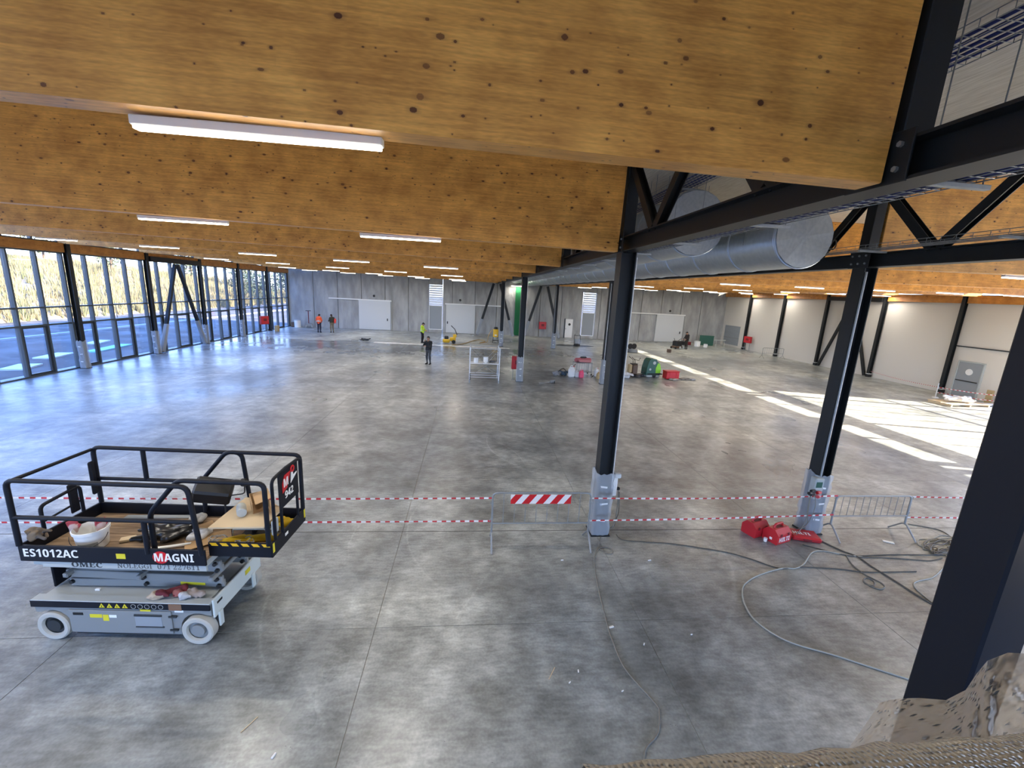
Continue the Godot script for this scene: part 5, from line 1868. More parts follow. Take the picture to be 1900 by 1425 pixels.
func gear() -> void:
	# barriers and tapes
	barrier("crowd_barrier", Vector3(1.44, 0, -7.1), 0.0, 1.86, 1.08, "galvanised crowd barrier with a red and white striped board, by a wrapped post", true, 8)
	barrier("crowd_barrier", Vector3(8.55, 0, -7.32), 0.0, 1.74, 0.92, "plain galvanised crowd barrier beside the tangle of cables", false, 10)
	barrier("crowd_barrier", Vector3(27.4, 0, -35.4), 0.05, 2.1, 0.95, "galvanised crowd barrier standing far off near the white wall", false, 9)
	tape(Vector3(-9.4, 0.93, -7.2), Vector3(0.52, 0.95, -7.14), 0.03, "upper red and white tape running behind the scissor lift to the striped barrier")
	tape(Vector3(-9.4, 0.47, -7.2), Vector3(0.52, 0.48, -7.14), 0.02, "lower red and white tape running behind the scissor lift to the striped barrier")
	tape(Vector3(2.36, 0.95, -7.14), Vector3(7.68, 0.93, -7.3), 0.03, "upper red and white tape between the two wrapped posts")
	tape(Vector3(2.36, 0.48, -7.14), Vector3(7.68, 0.5, -7.3), 0.02, "lower red and white tape between the two wrapped posts")
	tape(Vector3(9.44, 0.9, -7.32), Vector3(15.0, 0.9, -7.3), 0.03, "upper red and white tape leading away from the plain barrier")
	tape(Vector3(9.44, 0.42, -7.32), Vector3(15.0, 0.42, -7.3), 0.02, "lower red and white tape leading away from the plain barrier")
	tape(Vector3(26.86, 0.62, -21.1), Vector3(29.0, 0.6, -19.0), 0.05, "upper sunlit tape round the sheeted pallet")
	tape(Vector3(26.86, 0.32, -21.1), Vector3(28.9, 0.3, -18.9), 0.05, "lower sunlit tape round the sheeted pallet")
	tape(Vector3(28.86, 0.45, -27.2), Vector3(26.9, 0.62, -21.1), 0.08, "tape running along the white wall from the raking legs")
	# socket box on the first post, its lead
	var sb := thing("socket_box", "white plastic socket box with a loose flap on the post by the striped barrier", "socket box", Vector3(2.93, 0.84, -7.52))
	boxpart(sb, "body", Vector3(0.02, 0.2, 0), Vector3(0.1, 0.42, 0.14), M["white plastic"], 0.015)
	boxpart(sb, "cover", Vector3(0.06, 0.42, 0.03), Vector3(0.14, 0.1, 0.1), M["white paint"], 0.02)
	boxpart(sb, "plug", Vector3(0.1, 0.14, 0.03), Vector3(0.07, 0.06, 0.06), M["black plastic"], 0.012)
	var pb := thing("power_box", "grey power box with black and red plugs on the post by the tool cases", "power box", Vector3(7.2, 0.86, -7.36))
	boxpart(pb, "body", Vector3(0.0, 0.22, 0), Vector3(0.2, 0.46, 0.16), M["light grey paint"], 0.02)
	boxpart(pb, "label_plate", Vector3(-0.02, 0.32, 0.085), Vector3(0.13, 0.12, 0.006), M["green machine"])
	for q in [[-0.1, 0.2, 0.1, "black plastic"], [-0.12, 0.12, 0.09, "black plastic"], [-0.17, 0.16, 0.12, "black plastic"], [0.02, 0.17, 0.11, "red plastic"], [0.0, 0.08, 0.12, "red plastic"]]:
		var pg := part(pb, "plug", cyl(0.03, 0.036, 0.1, 12), M[q[3]])
		pg.position = Vector3(q[0], q[1], q[2])
		pg.rotation = Vector3(0.9, 0.2, 0.9 + q[1] * 4.0)
	# cables
	cable([[1118, 985], [1112, 1010], [1103, 1035], [1104, 1060], [1111, 1097], [1125, 1154], [1137, 1192], [1161, 1244], [1215, 1306], [1223, 1325], [1220, 1362], [1199, 1389], [1195, 1412], [1196, 1450]], M["grey cable"], 0.011, "grey cable hanging from the socket box and snaking to the handrail", 0.0, [Vector3(3.03, 0.95, -7.46), Vector3(3.04, 0.6, -7.44), Vector3(2.98, 0.2, -7.4)])
	cable([[1103, 1035], [1112, 1018], [1128, 1017], [1137, 1023], [1133, 1029], [1118, 1024], [1110, 1014]], M["grey cable"], 0.010, "small grey loop of cable lying before the striped barrier")
	cable([[1140, 975], [1150, 1000], [1195, 1006], [1250, 1010], [1340, 1024], [1390, 1037], [1445, 1055], [1489, 1053], [1552, 1056], [1610, 1062], [1700, 1061]], M["dark cable"], 0.010, "dark cable from the first wrapped post towards the cable tangle", 0.0, [Vector3(3.05, 0.92, -7.45), Vector3(3.08, 0.5, -7.44)])
	cable([[1600, 1034], [1560, 1029], [1535, 1024], [1515, 1023], [1503, 1029], [1492, 1046], [1477, 1055], [1448, 1056], [1408, 1068], [1382, 1084], [1377, 1100], [1381, 1121], [1398, 1149], [1436, 1178], [1478, 1197], [1545, 1216], [1616, 1239], [1715, 1271], [1800, 1300]], M["light cable"], 0.012, "pale cable sweeping in a wide curve across the bare concrete")
	cable([[1520, 1003], [1560, 1022], [1591, 1034], [1617, 1052], [1659, 1078], [1709, 1110], [1759, 1139], [1800, 1165]], M["dark cable"], 0.013, "dark cable running straight from the flat red case")
	cable([[1489, 1011], [1530, 1022], [1570, 1031], [1600, 1032], [1645, 1030], [1702, 1030], [1760, 1031], [1830, 1034]], M["dark cable"], 0.011, "dark cable running level from the flat red case into the tangle")
	cable([[1595, 1035], [1631, 1035], [1682, 1038], [1725, 1041], [1748, 1036]], M["dark cable"], 0.010, "short dark cable along the near side of the tangle")
	cable([[1570, 1031], [1581, 1048], [1602, 1065], [1617, 1073], [1636, 1083], [1641, 1090], [1633, 1094], [1617, 1089], [1602, 1079], [1607, 1073], [1620, 1078], [1622, 1087], [1611, 1086]], M["grey cable"], 0.010, "grey cable ending in a small coil before the barrier")
	cable([[1756, 1032], [1757, 1044], [1750, 1054], [1730, 1072], [1705, 1078], [1695, 1084], [1702, 1096], [1730, 1119], [1757, 1138], [1790, 1160]], M["light cable"], 0.011, "pale cable leaving the tangle towards the navy post")
	cable([[1753, 1152], [1735, 1156], [1726, 1165], [1730, 1178], [1744, 1190], [1765, 1200]], M["light cable"], 0.011, "bend of pale cable lying beside the navy post")
	cable([[1685, 973], [1715, 978], [1745, 985], [1768, 1000], [1771, 1008]], M["grey cable"], 0.011, "grey cable curving round the far side of the tangle")
	var rr := RandomNumberGenerator.new()
	rr.seed = 12
	for k in 3:
		var px := []
		for i in 30:
			var a := i * 0.62 + k * 2.0
			var ex := 44.0 * rr.randf_range(0.45, 1.0) - k * 5.0
			px.append([1742 + cos(a) * ex + k * 3, 1010 + sin(a) * ex * 0.42 + k * 3])
		cable(px, [M["light cable"], M["grey cable"], M["dark cable"]][k], 0.011, ["pale cable heaped in loops in the tangle by the barrier's foot", "grey cable heaped in loops in the tangle by the barrier's foot", "dark cable heaped in loops in the tangle by the barrier's foot"][k], 0.012 * k)
	for k in 3:
		var bx: float = [7.02, 6.99, 7.08][k]
		cable([[[1467, 985], [1470, 1000], [1476, 985]][k]], M["grey cable"], 0.008, ["thin lead dropping from the black plugs to the tool cases", "thin lead looping down from the power box", "thin pale lead dropping from the power box beside the post"][k], 0.0, [Vector3(bx, 1.02, -7.24), Vector3(bx - 0.04 + 0.05 * k, 0.7, -7.22), Vector3(bx + 0.03 - 0.03 * k, 0.3, -7.24)])
	# red tool cases
	tool_case(Vector3(6.1, 0, -7.45), 0.33, "upright red tool case next to an identical one, turned edge-on", false)
	tool_case(Vector3(6.40, 0, -7.2), 0.33, "upright red tool case with white lettering on its face", true)
	var fc := thing("flat_tool_case", "flat red tool case lying at the wrapped post's foot", "tool case", Vector3(7.06, 0, -7.26), -0.3, "red tool cases")
	boxpart(fc, "shell", Vector3(0, 0.05, 0), Vector3(0.56, 0.1, 0.36), M["red plastic"], 0.03)
	boxpart(fc, "seam", Vector3(0, 0.052, 0), Vector3(0.564, 0.006, 0.364), M["dark red"])
	boxpart(fc, "handle", Vector3(0, 0.05, 0.19), Vector3(0.16, 0.03, 0.04), M["dark red"], 0.01)
	text(fc, "lettering", "HILTI", Vector3(-0.06, 0.103, 0.02), 0.13, M["paper white"], Vector3(-PI / 2, 0, 0))
	var wc := MB.new()
	wc.lathe(PackedVector2Array([Vector2(0, 0), Vector2(0.03, 0), Vector2(0.036, 0.075), Vector2(0.03, 0.078), Vector2(0, 0.07)]), 12)
	solo("paper_cup", wc, M["paper white"], "small white cup on the floor between the red tool cases", "cup", Vector3(6.12, 0, -7.14))
	# scraps on the floor
	for q in [[1134, 1164, 0.05, 0.3], [1195, 1196, 0.025, 1.0], [1283, 1178, 0.02, 0.2], [1073, 1246, 0.025, 1.4], [1057, 1267, 0.02, 0.7], [508, 1403, 0.035, 1.2], [1155, 1283, 0.02, 0.4], [1043, 1040, 0.03, 0.1], [1205, 1040, 0.04, 0.3], [1648, 1006, 0.12, -0.5]]:
		var b := MB.new()
		b.box(Vector3(0, 0.008, 0), Vector3(q[2] * 1.6, 0.014, q[2] * 0.6), 0.003)
		solo("foam_scrap", b, M["paper white"], "small white scrap lying loose on the bare concrete", "scrap", on_y(q[0], q[1]), q[3], "white scraps on the floor")
	for q in [[1024, 1250, 0.2, 1.0, "thin pale stick lying alone on the bare concrete"], [463, 1345, 0.19, 1.05, "thin pale stick on the concrete before the scissor lift"]]:
		var b := MB.new()
		b.tube(PackedVector3Array([Vector3(-q[2] / 2, 0.006, 0), Vector3(q[2] / 2, 0.006, 0)]), 0.005, 5)
		solo("stick", b, M["plywood"], q[4], "stick", on_y(q[0], q[1]), q[3])
	scaffold()
	machines()

func tool_case(at: Vector3, turn: float, label: String, lettered: bool) -> void:
	var t := thing("tool_case", label, "tool case", at, turn, "red tool cases")
	var b := MB.new()
	b.x = Transform3D(Basis(Vector3.UP, PI / 2), Vector3.ZERO)
	b.prism(PackedVector2Array([Vector2(-0.15, 0.0), Vector2(0.15, 0.0), Vector2(0.16, 0.02), Vector2(0.16, 0.2), Vector2(0.07, 0.3), Vector2(-0.07, 0.3), Vector2(-0.16, 0.2), Vector2(-0.16, 0.02)]), -0.21, 0.21)
	part(t, "shell", b, M["red plastic"])
	var h := MB.new()
	h.tube(bend([Vector3(-0.13, 0.28, 0), Vector3(-0.11, 0.37, 0), Vector3(0.11, 0.37, 0), Vector3(0.13, 0.28, 0)], 0.04), 0.022, 8)
	part(t, "handle", h, M["red plastic"])
	boxpart(t, "handle_well", Vector3(0, 0.296, 0), Vector3(0.2, 0.02, 0.09), M["dark red"], 0.005)
	for s in [-0.11, 0.11]:
		boxpart(t, "latch", Vector3(s, 0.2, 0.163), Vector3(0.05, 0.06, 0.015), M["dark red"], 0.004)
	if lettered:
		text(t, "lettering", "HILTI", Vector3(0.0, 0.1, 0.161), 0.13, M["paper white"])
		boxpart(t, "sticker", Vector3(-0.213, 0.09, 0.02), Vector3(0.004, 0.05, 0.05), M["paper white"])

func scaffold() -> void:
	var t := thing("scaffold_tower", "low white aluminium scaffold tower with cross braces and a plank shelf", "scaffold", Vector3(0.8, 0, -22.0))
	var al: Material = M["aluminium tube"]
	for sx in [-0.76, 0.76]:
		for sz in [-0.6, 0.6]:
			tubepart(t, "post", [Vector3(sx, 0.12, sz), Vector3(sx, 1.85, sz)], 0.026, al)
			tubepart(t, "jack", [Vector3(sx, 0.0, sz), Vector3(sx, 0.14, sz)], 0.035, M["galvanised tube"])
		for y in [0.24, 0.98, 1.8]:
			tubepart(t, "rung", [Vector3(sx, y, -0.6), Vector3(sx, y, 0.6)], 0.02, al)
	for sz in [-0.6, 0.6]:
		for y in [0.3, 0.42, 1.8]:
			if y == 0.42 and sz < 0.0:
				continue
			tubepart(t, "ledger", [Vector3(-0.76, y, sz), Vector3(0.76, y, sz)], 0.02, al)
		tubepart(t, "brace", [Vector3(-0.74, 0.35, sz), Vector3(0.2, 0.98, sz)], 0.012, M["galvanised tube"], 6)
		tubepart(t, "brace", [Vector3(0.74, 0.35, sz), Vector3(-0.1, 1.0, sz)], 0.012, M["galvanised tube"], 6)
		tubepart(t, "brace", [Vector3(-0.74, 1.75, sz), Vector3(0.0, 1.05, sz)], 0.01, M["galvanised tube"], 6)
		tubepart(t, "brace", [Vector3(0.74, 1.75, sz), Vector3(0.1, 1.05, sz)], 0.012, M["galvanised tube"], 6)
	boxpart(t, "shelf_plank", Vector3(0, 1.0, 0.35), Vector3(1.5, 0.04, 0.28), M["white plastic"], 0.006)
	boxpart(t, "shelf_plank", Vector3(0, 1.0, 0.02), Vector3(1.5, 0.04, 0.28), M["white plastic"], 0.006)
	for s in 4:
		var b := MB.new()
		b.bar(Vector3(-0.76, 0.16 + 0.09 * s, 0.63), Vector3(-0.7, 0.21 + 0.09 * s, 0.63), 0.012, 0.04)
		part(t, "hazard_stripe", b, M["black plastic"])
	paint_tin(Vector3(0.36, 1.021, -21.7), "plain white paint tin on the scaffold shelf, the shorter of two", 0.12, 0.26)
	paint_tin(Vector3(0.86, 1.021, -21.7), "taller white paint tin with a dark lid on the scaffold shelf", 0.13, 0.33)
	var tr := sdf_blob(61, Vector3(0.28, 0.1, 0.12), 9, [Color(0.06, 0.06, 0.055), Color(0.14, 0.14, 0.13)])
	solo("tool_heap", tr, M["coloured by vertex"], "dark heap of tools and rags on the scaffold shelf", "tools", Vector3(1.22, 1.022, -21.75))

func machines() -> void:
	# yellow floor grinder
	var g := thing("floor_grinder", "yellow floor grinder with a black handle near the man in the yellow-green vest", "grinder", Vector3(-1.75, 0, -37.4), 0.1)
	boxpart(g, "hood", Vector3(-0.32, 0.22, 0), Vector3(0.62, 0.3, 0.6), M["yellow paint"], 0.08)
	boxpart(g, "motor", Vector3(-0.3, 0.5, 0), Vector3(0.34, 0.28, 0.34), M["black plastic"], 0.05)
	boxpart(g, "frame", Vector3(0.25, 0.36, 0), Vector3(0.5, 0.34, 0.4), M["yellow paint"], 0.06)
	boxpart(g, "switch_box", Vector3(0.42, 0.66, 0), Vector3(0.3, 0.26, 0.3), M["yellow paint"], 0.04)
	for s in [-0.26, 0.26]:
		wheel(g, Vector3(0.32, 0.16, s), 0.16, 0.08, M["black rubber"], PI / 2)
	var hb := MB.new()
	hb.tube(bend([Vector3(0.62, 0.75, 0), Vector3(0.42, 1.25, 0), Vector3(0.2, 1.45, 0), Vector3(0.1, 1.55, 0)], 0.08), 0.03, 8)
	part(g, "handle", hb, M["black plastic"])
	tubepart(g, "handle_bar", [Vector3(0.16, 1.48, -0.24), Vector3(0.1, 1.55, 0), Vector3(0.16, 1.48, 0.24)], 0.024, M["black rubber"])
	# yellow vacuum
	var v := thing("dust_extractor", "tall yellow dust extractor on a black trolley before the concrete wall", "vacuum", Vector3(2.38, 0, -39.1))
	part(v, "canister", cyl(0.24, 0.24, 0.72), M["yellow paint"]).position = Vector3(0, 0.55, 0)
	part(v, "motor_head", cyl(0.24, 0.16, 0.26), M["black plastic"]).position = Vector3(0, 1.2, 0)
	part(v, "dust_hopper", cyl(0.12, 0.22, 0.26), M["light grey paint"]).position = Vector3(0, 0.3, 0)
	boxpart(v, "label_band", Vector3(0, 0.72, 0.2), Vector3(0.22, 0.12, 0.1), M["white plastic"], 0.02)
	for s in [-0.26, 0.26]:
		tubepart(v, "trolley_leg", [Vector3(s, 0.1, 0.2), Vector3(s * 0.8, 0.6, 0), Vector3(s * 0.9, 1.1, -0.1)], 0.022, M["black plastic"])
		wheel(v, Vector3(s, 0.1, 0.2), 0.1, 0.05, M["black rubber"])
	boxpart(v, "trolley_base", Vector3(0, 0.2, 0), Vector3(0.5, 0.04, 0.4), M["black plastic"], 0.01)
	cable([[838, 641], [850, 640], [862, 638], [875, 634], [888, 631], [900, 634], [890, 637]], M["tan"], 0.04, "tan hose lying from the yellow grinder towards the dust extractor", 0.0, [], [Vector3(1.6, 0.05, -39.0), Vector3(1.7, 0.6, -39.0), Vector3(2.0, 1.15, -39.05), Vector3(2.11, 1.2, -39.05)])
	# fire cabinets
	fire_cabinet(Vector3(2.62, 0, -22.5), 0.0, 0.62, 0.7, 0.6, "red fire hose cabinet standing behind the post beside the scaffold tower")
	fire_cabinet(Vector3(-18.1, 0, -39.3), PI / 2 - 0.5, 0.75, 0.72, 0.8, "red fire hose cabinet standing before the far glazing")
	fire_cabinet(Vector3(7.98, 0.0, -46.3), 0.0, 0.8, 0.8, 0.86, "red fire hose cabinet at the concrete wall by the raking legs")
	fire_cabinet(Vector3(28.7, 0, -41.0), -PI / 2 + 0.3, 0.8, 0.66, 0.8, "red fire hose cabinet before the white wall beside the roller shutter")
	for q in [[7.0, 3.9, 0.9], [7.25, 4.7, 0.9]]:
		tubepart(self_thing("wall_conduit", "thin grey conduit running down the concrete wall beside the fire cabinet", "conduit", Vector3(q[0], 0, -46.46), "conduits on the back wall"), "pipe", [Vector3(0, q[2], 0), Vector3(0, q[1] + 0.8, 0)], 0.02, M["grey paint"], 6)
	# heap of small gear by the second post
	jerrycan("jerrycan", Vector3(6.0, 0, -23.75), 0.2, M["white plastic"], "large white canister in front of the loaded trolley", 1.6)
	jerrycan("jerrycan", Vector3(6.32, 0, -23.7), -0.1, M["white paint"], "slim white canister between the large one and the pink one", 1.0)
	jerrycan("jerrycan", Vector3(6.55, 0, -23.6), 0.15, M["pink liquid"], "pink-filled canister in front of the loaded trolley", 1.15)
	jerrycan("jerrycan", Vector3(7.6, 0, -24.1), 0.5, M["white paint"], "pale canister beside the loaded trolley", 1.3)
	jerrycan("jerrycan", Vector3(7.5, 0, -23.4), 0.9, M["tan"], "dusty tan canister lying near the wrapped post", 1.0)
	var tr := thing("tool_trolley", "wire trolley heaped with cloths under a pink-red cover", "trolley", Vector3(6.85, 0, -24.6), 0.15)
	for sx in [-0.5, 0.5]:
		for sz in [-0.28, 0.28]:
			tubepart(tr, "leg", [Vector3(sx, 0.08, sz), Vector3(sx, 0.78, sz)], 0.02, M["galvanised tube"])
			wheel(tr, Vector3(sx, 0.06, sz), 0.06, 0.04, M["black rubber"])
	for i in 7:
		tubepart(tr, "wire", [Vector3(-0.45 + 0.15 * i, 0.2, 0.28), Vector3(-0.45 + 0.15 * i, 0.75, 0.28)], 0.012, M["galvanised tube"], 5)
	boxpart(tr, "shelf", Vector3(0, 0.2, 0), Vector3(1.04, 0.03, 0.6), M["grey paint"])
	boxpart(tr, "shelf", Vector3(0, 0.76, 0), Vector3(1.04, 0.03, 0.6), M["grey paint"])
	var cv := MB.new()
	sdf(cv, [[Vector3(-0.42, 0.82, 0), Vector3(0.42, 0.82, 0), 0.13, 0.13, Color(0.42, 0.12, 0.13)], [Vector3(-0.3, 0.8, 0.25), Vector3(0.35, 0.78, 0.25), 0.08, 0.09, Color(0.5, 0.2, 0.2)], [Vector3(-0.1, 0.95, 0), Vector3(0.15, 0.97, 0.0), 0.08, 0.06, Color(0.03, 0.03, 0.03)]], 0.03, 30.0)
	solo("cloth_heap", cv, M["coloured by vertex"], "pink-red cloths with black gear on top of the wire trolley", "cloth", Vector3(6.85, 0.09, -24.6), 0.15)
	for q in [[5.15, -23.9, 0.2, 71, Color(0.3, 0.31, 0.33), "grey crumpled bag at the end of the gear row"], [5.65, -24.2, 0.22, 72, Color(0.05, 0.08, 0.12), "dark blue bag between the canisters and the grey bag"], [7.95, -23.9, 0.2, 73, Color(0.4, 0.4, 0.38), "pale crumpled bag behind the wrapped post"]]:
		var bb := sdf_blob(q[3], Vector3(q[2], 0.3, q[2]), 10, [q[4], q[4] * 0.6])
		solo("gear_bag", bb, M["coloured by vertex"], q[5], "bag", Vector3(q[0], 0, q[1]), 0, "bags in the gear row")
	cable([[1035, 690], [1045, 684], [1052, 690], [1060, 683], [1068, 676]], M["black rubber"], 0.02, "black hose lying beside the grey crumpled bag")
	cable([[1098, 700], [1106, 694], [1112, 698], [1108, 703]], M["black rubber"], 0.025, "black hose lying beside the tan canister")
	# mixing paddle left on the floor
	var mx := thing("mixing_drill", "hand mixer with a long paddle lying on the concrete", "mixer", Vector3(4.42, 0, -21.85), 0.5)
	tubepart(mx, "shaft", [Vector3(-0.62, 0.05, 0), Vector3(0.0, 0.08, 0)], 0.014, M["galvanised tube"], 6)
	boxpart(mx, "motor", Vector3(0.12, 0.1, 0), Vector3(0.3, 0.16, 0.14), M["grey paint"], 0.03)
	tubepart(mx, "handle", [Vector3(0.1, 0.04, -0.2), Vector3(0.26, 0.16, 0), Vector3(0.1, 0.04, 0.2)], 0.02, M["black rubber"])
	var pd := MB.new()
	var pp := []
	for i in 17:
		pp.append(Vector3(-0.62 - 0.01 * i, 0.06 + 0.05 * sin(i * 1.2), 0.06 * cos(i * 1.2)))
	pd.tube(PackedVector3Array(pp), 0.01, 5)
	part(mx, "paddle", pd, M["galvanised tube"])
	# white sack, polisher, scrubber, red crate
	var sk := sdf_blob(75, Vector3(0.5, 0.34, 0.24), 12, [Color(0.62, 0.62, 0.62), Color(0.5, 0.5, 0.5)])
	solo("white_sack", sk, M["coloured by vertex"], "white sack lying between the wrapped post and the brown polisher", "sack", Vector3(9.3, 0, -23.9))
	var po := thing("floor_polisher", "brown single-disc floor polisher with tall wire handles", "polisher", Vector3(10.07, 0, -24.6), 0.1)
	part(po, "disc_hood", cyl(0.36, 0.3, 0.16), M["black plastic"]).position = Vector3(0.15, 0.02, 0.1)
	boxpart(po, "motor", Vector3(0.05, 0.46, 0), Vector3(0.34, 0.6, 0.36), M["brown machine"], 0.05)
	boxpart(po, "tank", Vector3(-0.25, 0.5, 0), Vector3(0.2, 0.5, 0.32), M["tan"], 0.04)
	boxpart(po, "top_plate", Vector3(0.0, 0.79, 0), Vector3(0.4, 0.06, 0.3), M["black plastic"], 0.02)
	for s in [-0.13, 0.13]:
		tubepart(po, "handle_tube", [Vector3(0, 0.78, s), Vector3(-0.02, 1.02, s), Vector3(-0.28, 1.22, s * 1.6)], 0.018, M["black plastic"], 6)
	tubepart(po, "handle_bar", [Vector3(-0.1, 1.1, 0.2), Vector3(0.2, 1.02, 0.2), Vector3(0.28, 1.2, 0.2)], 0.018, M["black plastic"], 6)
	boxpart(po, "base", Vector3(0.3, 0.1, 0), Vector3(0.7, 0.14, 0.5), M["black plastic"], 0.04)
	var sc := thing("scrubber_dryer", "dark green ride-behind scrubber dryer with a lime green flank", "scrubber dryer", Vector3(11.2, 0, -24.65), 0.12)
	var sb := MB.new()
	sb.prism(PackedVector2Array([Vector2(-0.46, 0.16), Vector2(0.46, 0.16), Vector2(0.48, 0.5), Vector2(0.34, 0.92), Vector2(0.2, 1.02), Vector2(0.14, 1.14), Vector2(-0.2, 1.17), Vector2(-0.34, 1.02), Vector2(-0.44, 0.6)]), -0.32, 0.32)
	part(sc, "body", sb, M["green machine"])
	var lm := MB.new()
	lm.prism(PackedVector2Array([Vector2(0.16, 0.3), Vector2(0.47, 0.3), Vector2(0.5, 0.55), Vector2(0.4, 0.86), Vector2(0.26, 0.92), Vector2(0.14, 0.6)]), -0.335, 0.335)
	part(sc, "side_panel", lm, M["lime plastic"])
	boxpart(sc, "squeegee", Vector3(0.1, 0.24, 0), Vector3(1.0, 0.06, 0.8), M["black rubber"], 0.02)
	boxpart(sc, "brush_deck", Vector3(0.05, 0.09, 0), Vector3(0.9, 0.14, 0.6), M["light grey paint"], 0.04)
	for s in [-0.28, 0.28]:
		wheel(sc, Vector3(0.1, 0.13, s), 0.13, 0.07, M["black rubber"], PI / 2)
	for q in [[0.02, 0.92, 0.1], [-0.22, 0.52, 0.07]]:
		var em := part(sc, "cap", cyl(q[2], q[2], 0.02, 14), M["light grey paint"])
		em.rotation.x = PI / 2
		em.position = Vector3(q[0], q[1], 0.31)
	boxpart(sc, "drive_bar", Vector3(-0.5, 0.3, 0.1), Vector3(0.4, 0.05, 0.05), M["black plastic"], 0.01)
	var rc := thing("red_crate", "bright red plastic crate on the floor beside the scrubber dryer", "crate", Vector3(12.3, 0, -24.15), 0.08)
	boxpart(rc, "body", Vector3(0, 0.25, 0), Vector3(0.84, 0.44, 0.5), M["red plastic"], 0.03)
	boxpart(rc, "rim", Vector3(0, 0.49, 0), Vector3(0.88, 0.06, 0.54), M["red plastic"], 0.02)
	for s in [-0.2, 0.2]:
		boxpart(rc, "rib", Vector3(s, 0.25, 0.256), Vector3(0.03, 0.4, 0.02), M["red plastic"], 0.004)
	for q in [[12.3, -23.75, 0.3, 81, Color(0.45, 0.4, 0.33), "scatter of pale rubble before the red crate"], [13.1, -24.0, 0.42, 82, Color(0.24, 0.22, 0.19), "low heap of swept rubble beyond the red crate"], [13.65, -23.95, 0.16, 83, Color(0.5, 0.48, 0.45), "small pale heap at the end of the gear row"]]:
		var hb2 := sdf_blob(q[3], Vector3(q[2], 0.08, q[2] * 0.5), 14, [q[4], q[4] * 0.7])
		solo("rubble_heap", hb2, M["coloured by vertex"], q[5], "rubble", Vector3(q[0], 0, q[1]), 0, "rubble heaps", "stuff")
	# far machines
	var mz := thing("planetary_grinder", "grey planetary grinder with black wheels at the edge of the sun strip", "grinder", Vector3(13.9, 0, -36.1), 0.2)
	part(mz, "disc_hood", cyl(0.5, 0.44, 0.34), M["shutter grey"]).position = Vector3(-0.4, 0.03, 0)
	part(mz, "disc_hood", cyl(0.52, 0.46, 0.3), M["grey paint"]).position = Vector3(0.55, 0.03, 0.1)
	boxpart(mz, "motor", Vector3(-0.3, 0.62, 0), Vector3(0.4, 0.5, 0.4), M["black plastic"], 0.06)
	boxpart(mz, "control_box", Vector3(-0.1, 1.0, 0), Vector3(0.36, 0.24, 0.3), M["black plastic"], 0.04)
	wheel(mz, Vector3(0.2, 0.55, 0.3), 0.24, 0.12, M["black rubber"], PI / 2)
	wheel(mz, Vector3(0.66, 0.55, 0.2), 0.24, 0.12, M["black rubber"], PI / 2)
	tubepart(mz, "handle", [Vector3(-0.5, 0.9, 0), Vector3(-0.7, 1.2, 0), Vector3(-0.5, 1.25, 0.2)], 0.03, M["black plastic"])
	var ct := thing("edge_grinder", "small framed edge grinder standing on a dark mat", "grinder", Vector3(10.15, 0, -39.1), 0.0)
	for s in [-0.28, 0.28]:
		tubepart(ct, "frame_tube", [Vector3(s, 0.08, 0.1), Vector3(s, 1.0, -0.05), Vector3(s * 0.6, 1.12, -0.1)], 0.025, M["black plastic"])
	tubepart(ct, "cross_bar", [Vector3(-0.28, 0.98, -0.05), Vector3(0.28, 0.98, -0.05)], 0.025, M["black plastic"])
	boxpart(ct, "motor", Vector3(0, 0.45, 0), Vector3(0.4, 0.5, 0.3), M["shutter grey"], 0.05)
	part(ct, "disc_hood", cyl(0.34, 0.28, 0.16), M["black plastic"]).position = Vector3(0, 0.02, 0.05)
	var mt := MB.new()
	mt.lathe(PackedVector2Array([Vector2(1.9, 0.0), Vector2(1.85, 0.012), Vector2(0, 0.014)]), 24)
	var mo := solo("rubber_mat", mt, M["facade dark"], "dark flat mat under the edge grinder", "mat", Vector3(10.0, 0.001, -39.2))
	mo.scale.z = 0.35
	var fm := thing("walk_behind_machine", "dark walk-behind floor machine pushed by the man in black", "machine", Vector3(20.7, 0, -40.2), 0.3)
	boxpart(fm, "body", Vector3(0, 0.5, 0), Vector3(0.75, 0.55, 0.6), M["black plastic"], 0.05)
	boxpart(fm, "hood", Vector3(0, 0.18, 0), Vector3(0.9, 0.22, 0.7), M["brown machine"], 0.06)
	for s in [-0.3, 0.3]:
		wheel(fm, Vector3(-0.42, 0.12, s), 0.12, 0.08, M["black rubber"], PI / 2)
		tubepart(fm, "handle", [Vector3(0.3, 0.7, s), Vector3(0.62, 0.98, s * 0.7)], 0.025, M["black plastic"])
	tubepart(fm, "front_bar", [Vector3(-0.3, 0.7, 0), Vector3(-0.5, 1.05, 0)], 0.025, M["black plastic"])
	for s in [-0.1, 0.35]:
		wheel(fm, Vector3(s + 0.2, 0.14, 0.36), 0.14, 0.05, M["light grey paint"], PI / 2)
	var bxp := on_y(1241, 654)
	solo("black_box", boxy(0.32, 0.3, 0.3), M["brown machine"], "small dark box alone on the floor before the walk-behind machine", "box", bxp)
	# black heap and corner clutter
	var bh := sdf_blob(91, Vector3(0.5, 0.14, 0.3), 12, [Color(0.02, 0.02, 0.022), Color(0.05, 0.05, 0.05)])
	solo("film_heap", bh, M["coloured by vertex"], "low heap of black sheeting on the floor of the hall", "heap", Vector3(-8.9, 0, -36.9))
	paint_tin(Vector3(-17.75, 0, -45.6), "large white bucket on the floor in the glazed corner", 0.3, 0.75)
	var cg := thing("hand_truck", "small cart with a tall handle in the glazed corner", "cart", Vector3(-16.75, 0, -45.9), 0.3)
	tubepart(cg, "upright", [Vector3(0, 0.2, 0), Vector3(0, 1.7, -0.1)], 0.04, M["dark red"])
	tubepart(cg, "handle_bar", [Vector3(-0.25, 1.72, -0.1), Vector3(0.25, 1.72, -0.1)], 0.03, M["black plastic"])
